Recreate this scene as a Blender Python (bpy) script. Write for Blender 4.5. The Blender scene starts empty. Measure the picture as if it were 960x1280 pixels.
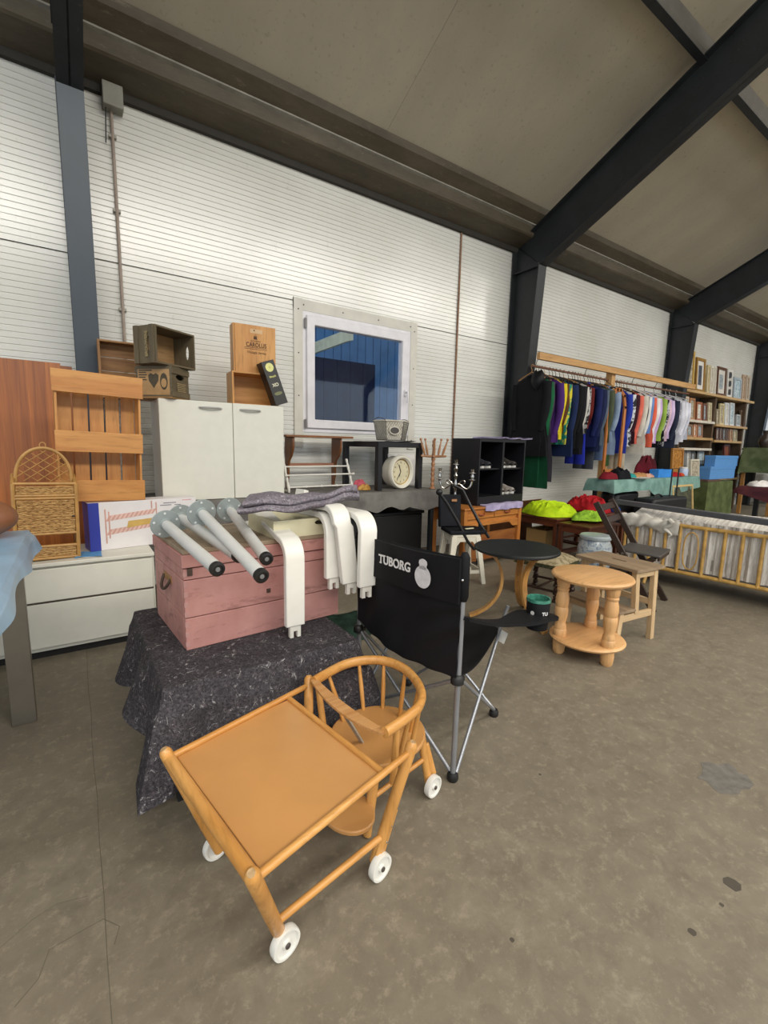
import bpy, math, random
from mathutils import Vector, Matrix, noise
from math import sin, cos, pi, radians, sqrt, atan2

# ------------------------------------------------------------------ camera, world, lights, exposure
SC = bpy.context.scene
COL = SC.collection
FPX, PITCH, ROLL, YAW, CAMZ = 567.0, -0.1454, 0.0215, 0.59957, 1.22
_f = Vector((sin(YAW)*cos(PITCH), cos(YAW)*cos(PITCH), sin(PITCH)))
_r = Vector((cos(YAW), -sin(YAW), 0)); _u = _r.cross(_f)
RT = _r*cos(ROLL)+_u*sin(ROLL); UP = _u*cos(ROLL)-_r*sin(ROLL); FW = _f
CAM = Vector((0, 0, CAMZ))
cd = bpy.data.cameras.new('camera'); cam = bpy.data.objects.new('camera', cd); COL.objects.link(cam)
cd.sensor_fit = 'VERTICAL'; cd.sensor_height = 24.0; cd.lens = 24.0*FPX/1280.0; cd.clip_start = 0.02; cd.clip_end = 200
cam.matrix_world = Matrix((( RT.x, UP.x, -FW.x, CAM.x), (RT.y, UP.y, -FW.y, CAM.y), (RT.z, UP.z, -FW.z, CAM.z), (0, 0, 0, 1)))
SC.camera = cam

w = bpy.data.worlds.new('sky'); SC.world = w; w.use_nodes = True
wb = w.node_tree.nodes['Background']; wb.inputs[0].default_value = (0.80, 0.90, 1.0, 1); wb.inputs[1].default_value = 1.4

def area(name, loc, rot, sx, sy, power, col=(1, 1, 1)):
    l = bpy.data.lights.new(name, 'AREA'); l.shape = 'RECTANGLE'; l.size = sx; l.size_y = sy; l.energy = power; l.color = col
    o = bpy.data.objects.new(name, l); COL.objects.link(o); o.location = loc; o.rotation_euler = rot; return o
# daylight through the translucent strips of the roof on both sides of the ridge
area('roof_light_strip', (5.0, -1.9, 6.45), (radians(-24.7), 0, 0), 22, 1.1, 800, (1.0, 0.955, 0.88))
area('roof_light_strip', (5.0, -7.1, 6.95), (radians(24.7), 0, 0), 24, 1.7, 1650, (1.0, 0.955, 0.88))
vs = SC.view_settings; vs.view_transform = 'Standard'; vs.look = 'None'; vs.exposure = 0.08; vs.gamma = 1.0; vs.use_curve_mapping = False

# ------------------------------------------------------------------ pixel (960 x 1280) helpers: ray met with a plane of the place
def ray(x, y): return RT*((x-480)/FPX) - UP*((y-640)/FPX) + FW
def onz(x, y, z=0.0): d = ray(x, y); return CAM + d*((z-CAMZ)/d.z)
def ony(x, y, Y): d = ray(x, y); return CAM + d*(Y/d.y)
def onx(x, y, X): d = ray(x, y); return CAM + d*(X/d.x)

# ------------------------------------------------------------------ materials
def L(c):
    if isinstance(c, str): c = tuple(int(c[i:i+2], 16) for i in (0, 2, 4))
    return tuple(((v/255)/12.92 if v/255 <= .04045 else ((v/255+.055)/1.055)**2.4) for v in c)
MATS = {}
def _new(name):
    m = bpy.data.materials.new(name); m.use_nodes = True
    nt = m.node_tree; return m, nt, nt.nodes['Principled BSDF']
def _mix(nt, fac, a, b):
    n = nt.nodes.new('ShaderNodeMix'); n.data_type = 'RGBA'
    if isinstance(fac, float): n.inputs[0].default_value = fac
    else: nt.links.new(fac, n.inputs[0])
    for i, c in ((6, a), (7, b)):
        if isinstance(c, tuple): n.inputs[i].default_value = (*c, 1)
        else: nt.links.new(c, n.inputs[i])
    return n.outputs[2]
def _coord(nt, scale=(1, 1, 1), rot=(0, 0, 0), loc=(0, 0, 0)):
    t = nt.nodes.new('ShaderNodeTexCoord'); mp = nt.nodes.new('ShaderNodeMapping')
    mp.inputs['Scale'].default_value = scale; mp.inputs['Rotation'].default_value = rot; mp.inputs['Location'].default_value = loc
    nt.links.new(t.outputs['Object'], mp.inputs[0]); return mp.outputs[0]
def _noise(nt, co, scale, detail=4, rough=.55, dist=0.0):
    n = nt.nodes.new('ShaderNodeTexNoise'); nt.links.new(co, n.inputs['Vector'])
    n.inputs['Scale'].default_value = scale; n.inputs['Detail'].default_value = detail
    n.inputs['Roughness'].default_value = rough; n.inputs['Distortion'].default_value = dist
    return n.outputs['Fac']
def _ramp(nt, fac, p0, p1):
    r = nt.nodes.new('ShaderNodeMapRange'); r.inputs[1].default_value = p0; r.inputs[2].default_value = p1
    nt.links.new(fac, r.inputs[0]); return r.outputs[0]
def _bump(nt, b, h, strength, dist=.01):
    n = nt.nodes.new('ShaderNodeBump'); n.inputs['Strength'].default_value = strength; n.inputs['Distance'].default_value = dist
    nt.links.new(h, n.inputs['Height']); nt.links.new(n.outputs[0], b.inputs['Normal'])
def sc(c, k): return tuple(min(1, v*k) for v in c)
def MAT(name, col, rough=.5, var=.12, scale=12, metal=0.0, bump=0.0, spec=.5, bscale=None):
    """plain coloured surface with slight uneven tone"""
    if name in MATS: return MATS[name]
    m, nt, b = _new(name); c = L(col); co = _coord(nt)
    nz = _noise(nt, co, scale)
    nt.links.new(_mix(nt, _ramp(nt, nz, .3, .7), sc(c, 1-var), sc(c, 1+var)), b.inputs['Base Color'])
    b.inputs['Roughness'].default_value = rough; b.inputs['Metallic'].default_value = metal
    b.inputs['Specular IOR Level'].default_value = spec
    if bump: _bump(nt, b, _noise(nt, co, bscale or scale*6, 5), bump, .004)
    MATS[name] = m; return m
def WOOD(name, c1, c2, axis='Z', scale=9, rough=.45, stretch=.12, bump=.08, contrast=(.34, .68)):
    """grain stretched along one local axis"""
    key = name+axis
    if key in MATS: return MATS[key]
    m, nt, b = _new(key); s = [1, 1, 1]; s['XYZ'.index(axis)] = stretch
    co = _coord(nt, tuple(s)); a = _noise(nt, co, scale, 6, .6, 1.2)
    fine = _noise(nt, co, scale*7, 3, .6)
    base = _mix(nt, _ramp(nt, a, *contrast), L(c1), L(c2))
    dk = _mix(nt, _ramp(nt, fine, .5, .9), base, sc(L(c1), .62))
    nt.links.new(dk, b.inputs['Base Color']); b.inputs['Roughness'].default_value = rough
    _bump(nt, b, fine, bump, .003); MATS[key] = m; return m
def CLOTH(name, col, col2=None, rough=.9, scale=5, weave=220, mixp=(.4, .6), bump=.25):
    if name in MATS: return MATS[name]
    m, nt, b = _new(name); c = L(col); c2 = L(col2) if col2 else sc(c, .8); co = _coord(nt)
    n1 = _noise(nt, co, scale, 5); nt.links.new(_mix(nt, _ramp(nt, n1, *mixp), c, c2), b.inputs['Base Color'])
    b.inputs['Roughness'].default_value = rough; b.inputs['Specular IOR Level'].default_value = .2
    _bump(nt, b, _noise(nt, co, weave, 2), bump, .003); MATS[name] = m; return m
def FELT(name, base, dark, fleck, tint):
    m, nt, b = _new(name); co = _coord(nt)
    n0 = _noise(nt, co, 16, 6, .7); n1 = _noise(nt, co, 120, 4, .8); n2 = _noise(nt, co, 34, 7, .85, 1.2); n3 = _noise(nt, co, 38, 5, .8)
    c = _mix(nt, _ramp(nt, n0, .3, .7), L(dark), L(base))
    c = _mix(nt, _ramp(nt, n3, .56, .7), c, L(tint))
    c = _mix(nt, _ramp(nt, n1, .40, .62), sc(L(dark), .6), c)
    c = _mix(nt, _ramp(nt, n2, .57, .68), c, L(fleck))
    nt.links.new(c, b.inputs['Base Color']); b.inputs['Roughness'].default_value = .95; b.inputs['Specular IOR Level'].default_value = .1
    _bump(nt, b, n1, .6, .006); MATS[name] = m; return m
def GLASS(name, tint):
    m, nt, b = _new(name); out = nt.nodes['Material Output']
    tr = nt.nodes.new('ShaderNodeBsdfTransparent'); tr.inputs[0].default_value = (*tint, 1)
    gl = nt.nodes.new('ShaderNodeBsdfGlossy'); gl.inputs['Roughness'].default_value = .03
    fr = nt.nodes.new('ShaderNodeFresnel'); fr.inputs[0].default_value = 1.45
    mx = nt.nodes.new('ShaderNodeMixShader'); nt.links.new(fr.outputs[0], mx.inputs[0])
    nt.links.new(tr.outputs[0], mx.inputs[1]); nt.links.new(gl.outputs[0], mx.inputs[2]); nt.links.new(mx.outputs[0], out.inputs[0])
    MATS[name] = m; return m

# ------------------------------------------------------------------ mesh builder
def RX(a): return Matrix.Rotation(a, 3, 'X')
def RY(a): return Matrix.Rotation(a, 3, 'Y')
def RZ(a): return Matrix.Rotation(a, 3, 'Z')
V = Vector
class MB:
    def __init__(s): s.v = []; s.f = []
    def add(s, vs, fs):
        o = len(s.v); s.v += [Vector(a) for a in vs]; s.f += [tuple(i+o for i in f) for f in fs]; return s
    def box(s, c, d, R=None):
        c = Vector(c); vs = []
        for z in (-.5, .5):
            for y in (-.5, .5):
                for x in (-.5, .5):
                    p = Vector((x*d[0], y*d[1], z*d[2])); vs.append(c+(R @ p if R else p))
        return s.add(vs, [(0, 2, 3, 1), (4, 5, 7, 6), (0, 1, 5, 4), (2, 6, 7, 3), (0, 4, 6, 2), (1, 3, 7, 5)])
    def bb(s, a, b): return s.box([(a[i]+b[i])/2 for i in range(3)], [abs(b[i]-a[i]) for i in range(3)])
    def bar(s, a, b, w, h, up=(0, 0, 1)):
        """rectangular bar from a to b; h measured along up"""
        a, b, up = Vector(a), Vector(b), Vector(up); t = (b-a); ln = t.length; t.normalize()
        x = t.cross(up)
        if x.length < 1e-4: x = t.cross(Vector((0, 1, 0)))
        x.normalize(); u = x.cross(t)
        R = Matrix((x, t, u)).transposed(); return s.box((a+b)/2, (w, ln, h), R)
    def tube(s, pts, r, n=10, cap=True, closed=False, flat=1.0, up=None):
        pts = [Vector(p) for p in pts]; N = len(pts); rs = r if isinstance(r, (list, tuple)) else [r]*N
        tans = []
        for i in range(N):
            if closed: t = pts[(i+1) % N]-pts[i-1]
            else: t = pts[min(i+1, N-1)]-pts[max(i-1, 0)]
            tans.append(t.normalized())
        a = Vector(up) if up else (Vector((0, 0, 1)) if abs(tans[0].z) < .9 else Vector((1, 0, 0)))
        x = tans[0].cross(a).normalized(); vs = []
        for i in range(N):
            t = tans[i]
            if up: x = t.cross(Vector(up)).normalized()
            else: x = (x - t*x.dot(t)).normalized()
            y = t.cross(x)
            for k in range(n):
                th = 2*pi*k/n; vs.append(pts[i] + x*(cos(th)*rs[i]) + y*(sin(th)*rs[i]*flat))
        fs = []
        M = N if closed else N-1
        for i in range(M):
            j = (i+1) % N
            for k in range(n):
                k2 = (k+1) % n; fs.append((i*n+k, i*n+k2, j*n+k2, j*n+k))
        if cap and not closed: fs += [tuple(reversed(range(n))), tuple(range((N-1)*n, N*n))]
        return s.add(vs, fs)
    def lathe(s, prof, n=20, at=(0, 0, 0), R=None, sx=1.0, sy=1.0, cap=True):
        at = Vector(at); vs = []; fs = []; P = len(prof)
        for (r, z) in prof:
            for k in range(n):
                th = 2*pi*k/n; p = Vector((r*cos(th)*sx, r*sin(th)*sy, z)); vs.append(at+(R @ p if R else p))
        for i in range(P-1):
            for k in range(n):
                k2 = (k+1) % n; fs.append((i*n+k, i*n+k2, (i+1)*n+k2, (i+1)*n+k))
        if cap and prof[0][0] > 1e-6: fs.append(tuple(reversed(range(n))))
        if cap and prof[-1][0] > 1e-6: fs.append(tuple(range((P-1)*n, P*n)))
        return s.add(vs, fs)
    def prism(s, poly, h, o=(0, 0, 0), ex=(1, 0, 0), ey=(0, 0, 1), ez=(0, 1, 0)):
        """2-D polygon in (ex, ey), extruded by h along ez"""
        o, ex, ey, ez = Vector(o), Vector(ex), Vector(ey), Vector(ez); n = len(poly)
        vs = [o+ex*p[0]+ey*p[1] for p in poly]+[o+ex*p[0]+ey*p[1]+ez*h for p in poly]
        fs = [tuple(reversed(range(n))), tuple(range(n, 2*n))]+[(i, (i+1) % n, n+(i+1) % n, n+i) for i in range(n)]
        return s.add(vs, fs)
    def sphere(s, c, r, n=14, m=9):
        r = Vector(r) if not isinstance(r, (int, float)) else Vector((r, r, r)); c = Vector(c); vs = []; fs = []
        for i in range(m+1):
            a = pi*i/m
            for k in range(n):
                th = 2*pi*k/n; vs.append(c+Vector((r.x*sin(a)*cos(th), r.y*sin(a)*sin(th), -r.z*cos(a))))
        for i in range(m):
            for k in range(n):
                k2 = (k+1) % n; fs.append((i*n+k, i*n+k2, (i+1)*n+k2, (i+1)*n+k))
        return s.add(vs, fs)
    def sheet(s, fn, nu, nv, th=0.0):
        """fn(u,v) -> point, u and v in 0..1; th gives it thickness along the normal"""
        P = [[Vector(fn(i/nu, j/nv)) for j in range(nv+1)] for i in range(nu+1)]; o = []; I = lambda i, j: i*(nv+1)+j
        top = [P[i][j] for i in range(nu+1) for j in range(nv+1)]
        fs = [(I(i, j), I(i+1, j), I(i+1, j+1), I(i, j+1)) for i in range(nu) for j in range(nv)]
        if not th: return s.add(top, fs)
        for i in range(nu+1):
            for j in range(nv+1):
                a = P[min(i+1, nu)][j]-P[max(i-1, 0)][j]; b = P[i][min(j+1, nv)]-P[i][max(j-1, 0)]
                n = a.cross(b); n = n.normalized() if n.length > 1e-9 else Vector((0, 0, 1)); o.append(P[i][j]-n*th)
        K = len(top); fs2 = [tuple(reversed([q+K for q in f])) for f in fs]; rim = []
        edge = [I(i, 0) for i in range(nu+1)]+[I(nu, j) for j in range(1, nv+1)]+[I(i, nv) for i in range(nu-1, -1, -1)]+[I(0, j) for j in range(nv-1, 0, -1)]
        for q in range(len(edge)):
            a, b = edge[q], edge[(q+1) % len(edge)]; rim.append((b, a, a+K, b+K))
        return s.add(top+o, fs+fs2+rim)
    def build(s, name, mat, parent=None, bevel=0.0, smooth=40, sub=0, world=False, label=None, seg=2):
        me = bpy.data.meshes.new(name); vs = s.v
        if world and parent is not None:
            off = wloc(parent); vs = [p-off for p in vs]
        me.from_pydata([tuple(p) for p in vs], [], s.f); me.materials.append(mat)
        import bmesh
        bm = bmesh.new(); bm.from_mesh(me); bmesh.ops.recalc_face_normals(bm, faces=bm.faces); bm.to_mesh(me); bm.free()
        if smooth:
            me.polygons.foreach_set('use_smooth', [True]*len(me.polygons)); me.set_sharp_from_angle(angle=radians(smooth))
        o = bpy.data.objects.new(name, me); COL.objects.link(o)
        if parent is not None: o.parent = parent
        if bevel:
            b = o.modifiers.new('bevel', 'BEVEL'); b.width = bevel; b.segments = seg; b.limit_method = 'ANGLE'; b.angle_limit = radians(40)
        if sub:
            q = o.modifiers.new('sub', 'SUBSURF'); q.levels = sub; q.render_levels = sub
        if label: o['label'] = label
        return o
def wloc(o):
    p = Vector((0, 0, 0))
    while o is not None: p += o.location; o = o.parent
    return p
def tag(o, label, cat, group=None):
    o['label'] = label; o['category'] = cat
    if group: o['group'] = group
    return o
def thing(name, label, cat, loc=(0, 0, 0), rz=0.0, group=None, rot=None):
    o = bpy.data.objects.new(name, None); COL.objects.link(o); o.empty_display_size = .1
    o.location = loc; o.rotation_euler = rot if rot else (0, 0, rz); return tag(o, label, cat, group)
def struct(o): o['kind'] = 'structure'; return o
def copy_thing(root, loc, rz, label=None):
    r = root.copy(); COL.objects.link(r); r.location = loc; r.rotation_euler = (0, 0, rz)
    if label: r['label'] = label
    for ch in root.children:
        c = ch.copy(); COL.objects.link(c); c.parent = r
        for g in ch.children:
            d = g.copy(); COL.objects.link(d); d.parent = c
    return r
def share(src, loc, rot=(0, 0, 0), parent=None, name=None):
    o = src.copy(); COL.objects.link(o); o.location = loc; o.rotation_euler = rot; o.parent = parent
    return o
def text(body, size, mat, name, parent, loc, rot, bold=0.0, depth=.0008, align='CENTER', label=None, shear=0.0, sx=1.0):
    cu = bpy.data.curves.new(name, 'FONT'); cu.body = body; cu.size = size; cu.offset = bold; cu.extrude = depth; cu.align_x = align; cu.shear = shear
    t = bpy.data.objects.new(name, cu); COL.objects.link(t); bpy.context.view_layer.update()
    me = bpy.data.meshes.new_from_object(t.evaluated_get(bpy.context.evaluated_depsgraph_get())); bpy.data.objects.remove(t); me.materials.clear(); me.materials.append(mat)
    o = bpy.data.objects.new(name, me); COL.objects.link(o); o.parent = parent; o.location = loc; o.rotation_euler = rot; o.scale = (sx, 1, 1)
    if label: o['label'] = label
    return o
def circ(r, n=24, cx=0, cy=0, a0=0, ry=None): return [(cx+r*cos(a0+2*pi*k/n), cy+(ry or r)*sin(a0+2*pi*k/n)) for k in range(n)]
def lerp(a, b, t): return Vector(a)*(1-t)+Vector(b)*t
def bez(p, n=12):
    p = [Vector(q) for q in p]; out = []
    for i in range(n+1):
        t = i/n; q = p
        while len(q) > 1: q = [q[k]*(1-t)+q[k+1]*t for k in range(len(q)-1)]
        out.append(q[0])
    return out
rnd = random.Random(7)
# ================================================================== the hall
YW = 4.2          # inner face of the clad wall
RS = .46          # roof slope
def roofz(y): return 4.0+RS*(3.85-y)
m, nt, b = _new('concrete'); co = _coord(nt)
n0 = _noise(nt, co, 1.1, 8, .7, .3); n1 = _noise(nt, co, 9, 9, .78, .4); n2 = _noise(nt, co, 70, 4, .8); n3 = _noise(nt, co, 2.6, 9, .75, 1.0); n5 = _noise(nt, co, 24, 8, .8)
c = _mix(nt, _ramp(nt, n0, .32, .68), L('7C7363'), L('8E8573'))
c = _mix(nt, _ramp(nt, n1, .35, .7), sc(L('70685A'), 1.0), c)
c = _mix(nt, _ramp(nt, n5, .52, .72), c, L('9A907D'))
c = _mix(nt, _ramp(nt, n3, .62, .74), c, L('665E50'))
c = _mix(nt, _ramp(nt, n2, .68, .76), c, L('A79D8A'))
# pale worn streaks beside the wall end
co2 = _coord(nt, (1.2, 2.5, 1), (0, 0, .5)); n4 = _noise(nt, co2, 2.2, 8, .7, .8)
c = _mix(nt, _ramp(nt, n4, .64, .74), c, L('9B9280'))
nt.links.new(c, b.inputs['Base Color']); b.inputs['Roughness'].default_value = .62
nt.links.new(_ramp(nt, n1, -.6, 1.3), b.inputs['Roughness']); _bump(nt, b, n2, .12, .004)
floor = struct(MB().bb((-9, -13, -.25), (25, 4.5, 0)).build('floor', m, smooth=0))
crackm = MAT('floor_crack', '665E51', .9)
# joint across the slab at the column line, and a wandering crack
mb = MB(); rnd.seed(3)
pts = [(-.01+.003*rnd.uniform(-1, 1), 3.7-t*.2, .0005) for t in range(24)]
mb.tube(pts, .0010, 6, flat=.3); mb.build('slab_joint', crackm, floor)
mb = MB(); p = onz(20, 1255); q = [p]
for x, y in ((45, 1225), (60, 1190), (95, 1170), (130, 1150), (150, 1160), (140, 1180)): q.append(onz(x, y))
mb.tube([a+V((rnd.uniform(-.006, .006), rnd.uniform(-.006, .006), .0004)) for a in q], .0011, 5, flat=.3)
mb.tube([onz(0, 1185)+V((0, 0, .0004)), onz(40, 1150), onz(70, 1130), onz(110, 1120)], .0008, 5, flat=.3); mb.build('slab_crack', crackm, floor)

# old dark patch and small spots on the slab
mb = MB(); p_ = onz(905, 972); mb.prism([(.10*cos(a*.35)*(1+.2*sin(a*2.1)), .075*sin(a*.35)*(1+.2*cos(a*1.7))) for a in range(18)], .0006, o=p_, ex=(1, 0, 0), ey=(0, 1, 0), ez=(0, 0, 1)); mb.build('dark_patch', MAT('patch_grey', '6C6862', .7, .25, 30), floor, smooth=0)
for (x_, y_, r_) in ((865, 1165, .010), (902, 1131, .006), (915, 1105, .022), (675, 968, .005), (640, 1175, .006)):
    p_ = onz(x_, y_); MB().prism([(r_*cos(a*.785)*(1+.3*sin(a*3)), r_*sin(a*.785)) for a in range(8)], .0006, o=p_, ex=(1, 0, 0), ey=(0, 1, 0), ez=(0, 0, 1)).build('spot', MAT('spot_dark', '4E483E', .8), floor, smooth=0)

# ---- clad wall: ribbed panels, each its own piece
m, nt, b = _new('white_cladding'); co = _coord(nt)
n0 = _noise(nt, co, 1.1, 5); n1 = _noise(nt, _coord(nt, (1, 1, .35)), 14, 6, .75); n2 = _noise(nt, _coord(nt, (.35, 1, 1)), 9, 6, .8, 1.0)
c = _mix(nt, _ramp(nt, n0, .3, .7), L('D2D1C8'), L('E2E1DB'))
c = _mix(nt, _ramp(nt, n1, .62, .86), c, L('A8A597')); c = _mix(nt, _ramp(nt, n2, .68, .8), c, L('8F8B7D'))
nt.links.new(c, b.inputs['Base Color']); b.inputs['Roughness'].default_value = .2; b.inputs['Specular IOR Level'].default_value = .8; CLAD = m
wall = bpy.data.objects.new('wall_back', None); COL.objects.link(wall); struct(wall)
PITCHR = .0425
def rib_panel(x0, x1, z0, z1):
    prof = []; z = z0
    while z < z1-.002:
        for dz, dy in ((0, 0), (.030, 0), (.0335, .006), (.0385, .006), (.0420, 0)):
            zz = min(z+dz, z1); prof.append((zz, YW+dy))
        z += PITCHR
    vs = [(x, y, zz) for x in (x0, x1) for zz, y in prof]; n = len(prof)
    MB().add(vs, [(i, i+1, n+i+1, n+i) for i in range(n-1)]).build('panel', CLAD, wall, smooth=0)
ZS, ZT = 2.545, 3.86
WX0, WX1, WZ0, WZ1 = 1.875, 3.175, 1.335, 2.475      # hole for the window
xs = [-9, -4.6, .13, 3.86, 4.81, 9.0, 13.2, 17.4, 22]
for a, bb_ in zip(xs[:-1], xs[1:]):
    rib_panel(a+.003, bb_-.003, ZS+.006, ZT)
    if a < WX0 < bb_:
        rib_panel(a+.003, WX0, 0, ZS); rib_panel(WX1, bb_-.003, 0, ZS); rib_panel(WX0, WX1, 0, WZ0); rib_panel(WX0, WX1, WZ1, ZS)
    else: rib_panel(a+.003, bb_-.003, 0, ZS)
# dark backing seen only in the joints
MB().bb((-9, YW+.03, 0), (WX0-.03, YW+.12, ZT)).bb((WX1+.03, YW+.03, 0), (22, YW+.12, ZT)).bb((WX0-.03, YW+.03, 0), (WX1+.03, YW+.12, WZ0-.03)).bb((WX0-.03, YW+.03, WZ1+.03), (WX1+.03, YW+.12, ZT)).build('backing', MAT('wall_backing', '4A463C', .9), wall, smooth=0)
# far gable wall with its window opening
gw = MAT('gable_wall', '8A857A', .8)
GX = 20.5
g = MB(); g.bb((GX, -13, 0), (GX+.15, 4.2, .9)).bb((GX, -13, 2.9), (GX+.15, 4.2, 7.8)).bb((GX, 4.05, .9), (GX+.15, 4.2, 2.9)).bb((GX, -13, .9), (GX+.15, -1, 2.9)); struct(g.build('wall_right', gw, smooth=0))
wf = MAT('far_window_frame', '5E6063', .5)
wn = struct(MB().bb((GX+.02, -1, .9), (GX+.1, -.94, 2.9)).bb((GX+.02, 3.99, .9), (GX+.1, 4.05, 2.9)).bb((GX+.02, -1, .9), (GX+.1, 4.05, .96)).bb((GX+.02, -1, 2.84), (GX+.1, 4.05, 2.9)).build('window_2', wf, smooth=0))
for k in range(1, 5): MB().bb((GX+.03, -1+k*1.01-.03, .96), (GX+.09, -1+k*1.01+.03, 2.84)).build('mullion', wf, wn, smooth=0)
MB().bb((GX+.05, -.94, .96), (GX+.06, 3.99, 2.84)).build('pane', GLASS('far_glass', (.9, .95, 1)), wn, smooth=0)

# ---- ceiling: roof panels between the purlins, two slopes
m, nt, b = _new('roof_panel'); co = _coord(nt); n0 = _noise(nt, _coord(nt, (1, .25, 1)), 1.2, 6, .6); n1 = _noise(nt, co, 30, 4)
c = _mix(nt, _ramp(nt, n0, .3, .75), L('B9B09A'), L('A2998A')); c = _mix(nt, _ramp(nt, n1, .6, .85), c, L('8F866F'))
nt.links.new(c, b.inputs['Base Color']); b.inputs['Roughness'].default_value = .55; ROOFM = m
ceil = bpy.data.objects.new('ceiling', None); COL.objects.link(ceil); struct(ceil)
RY0, RYR, RY1 = 4.25, -5.0, -13.0
xx = -9.67
while xx < 22:
    x1 = xx+3.05
    def sl(y0, z0, y1, z1):
        MB().add([(xx+.0012, y0, z0), (x1-.0012, y0, z0), (x1-.0012, y1, z1), (xx+.0012, y1, z1), (xx+.0012, y0, z0+.08), (x1-.0012, y0, z0+.08), (x1-.0012, y1, z1+.08), (xx+.0012, y1, z1+.08)],
                 [(0, 1, 2, 3), (7, 6, 5, 4), (0, 4, 5, 1), (1, 5, 6, 2), (2, 6, 7, 3), (3, 7, 4, 0)]).build('roof_panel', ROOFM, ceil, smooth=0)
    sl(RY0, roofz(RY0), RYR, roofz(RYR)); sl(RYR, roofz(RYR), RY1, roofz(RYR)-RS*(RYR-RY1)); xx = x1
MB().bb((-9, RY1, roofz(RYR)+.085), (22, RYR+9, roofz(RYR)+.1)).build('ridge_cover', gw, ceil, smooth=0)

# ---- steelwork
m, nt, b = _new('dark_steel'); co = _coord(nt); n0 = _noise(nt, co, 3, 6, .7); n1 = _noise(nt, co, 40, 4)
c = _mix(nt, _ramp(nt, n0, .35, .7), L('1C1F21'), L('272B2E')); c = _mix(nt, _ramp(nt, n1, .64, .8), c, L('4A443B'))
nt.links.new(c, b.inputs['Base Color']); b.inputs['Roughness'].default_value = .45; STEEL = m
STEELB = MAT('blue_grey_paint', '38424C', .4, .08, 4)
def portal_frame(xc, blue=False):
    """tapered I-section column with its haunched rafter, one welded frame"""
    w_ = .145; x0, x1 = xc-w_/2, xc+w_/2; t = .014
    root = bpy.data.objects.new('trim_1', None); COL.objects.link(root); struct(root); root.location = (xc, YW, 0)
    mat = STEELB if blue else STEEL
    yb, yk, zk = 3.97, 3.77, 3.40          # inner flange at floor and at the knee
    def plate(pts, name, mt):               # plate in the Y-Z plane across the flange width
        a = MB(); (y0, z0), (y1, z1) = pts
        a.add([(x0, y0, z0), (x1, y0, z0), (x1, y1, z1), (x0, y1, z1), (x0, y0+t, z0+t*.3), (x1, y0+t, z0+t*.3), (x1, y1+t, z1+t*.6), (x0, y1+t, z1+t*.6)],
              [(0, 1, 2, 3), (7, 6, 5, 4), (0, 4, 5, 1), (1, 5, 6, 2), (2, 6, 7, 3), (3, 7, 4, 0)]); return a.build(name, mt, root, world=True, smooth=0)
    MB().bb((x0, YW-.03, 0), (x1, YW-.03+t, 3.8)).build('outer_flange', mat, root, world=True, smooth=0)
    plate(((yb, 0), (yk, zk)), 'inner_flange', mat)
    web = [(yb+t, 0), (YW-.03, 0), (YW-.03, 3.74), (yk+t, zk)]
    MB().prism(web, .01, o=(xc-.005, 0, 0), ex=(0, 1, 0), ey=(0, 0, 1), ez=(1, 0, 0)).build('web', STEEL, root, world=True, smooth=0)
    MB().bb((x0, yb-.06, 0), (x1, YW-.02, .012)).build('base_plate', STEEL, root, world=True, smooth=0)
    yr = RYR; top = lambda y: roofz(y)-.15
    bot = lambda y: zk+(yk-y)*RS+.0
    plate(((yk, zk), (yr, bot(yr))), 'rafter_bottom_flange', STEEL)
    plate(((YW-.05, top(YW-.05)), (yr, top(yr))), 'rafter_top_flange', STEEL)
    MB().prism([(yk, zk), (YW-.03, 3.74), (YW-.05, top(YW-.05)), (yr, top(yr)), (yr, bot(yr))], .01, o=(xc-.005, 0, 0), ex=(0, 1, 0), ey=(0, 0, 1), ez=(1, 0, 0)).build('rafter_web', STEEL, root, world=True, smooth=0)
    MB().bb((xc-.055, yk+.02, zk-.008), (xc+.055, YW-.04, zk+.006)).build('knee_stiffener', STEEL, root, world=True, smooth=0)
    # the other half of the frame, carried on beyond the ridge
    MB().add([(x0, yr, bot(yr)), (x1, yr, bot(yr)), (x1, RY1, bot(yr)-RS*(yr-RY1)), (x0, RY1, bot(yr)-RS*(yr-RY1)), (x0, yr, top(yr)), (x1, yr, top(yr)), (x1, RY1, top(yr)-RS*(yr-RY1)), (x0, RY1, top(yr)-RS*(yr-RY1))],
             [(0, 1, 2, 3), (7, 6, 5, 4), (0, 4, 5, 1), (1, 5, 6, 2), (2, 6, 7, 3), (3, 7, 4, 0)]).build('rafter_far', STEEL, root, world=True, smooth=0)
    MB().bb((x0, RY1, 0), (x1, RY1+.25, 3.9)).build('far_column', STEEL, root, world=True, smooth=0)
    return root
for i, xc in enumerate((-4.6, .13, 4.81, 9.0, 13.2, 17.4)): portal_frame(xc, i == 1)

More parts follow.
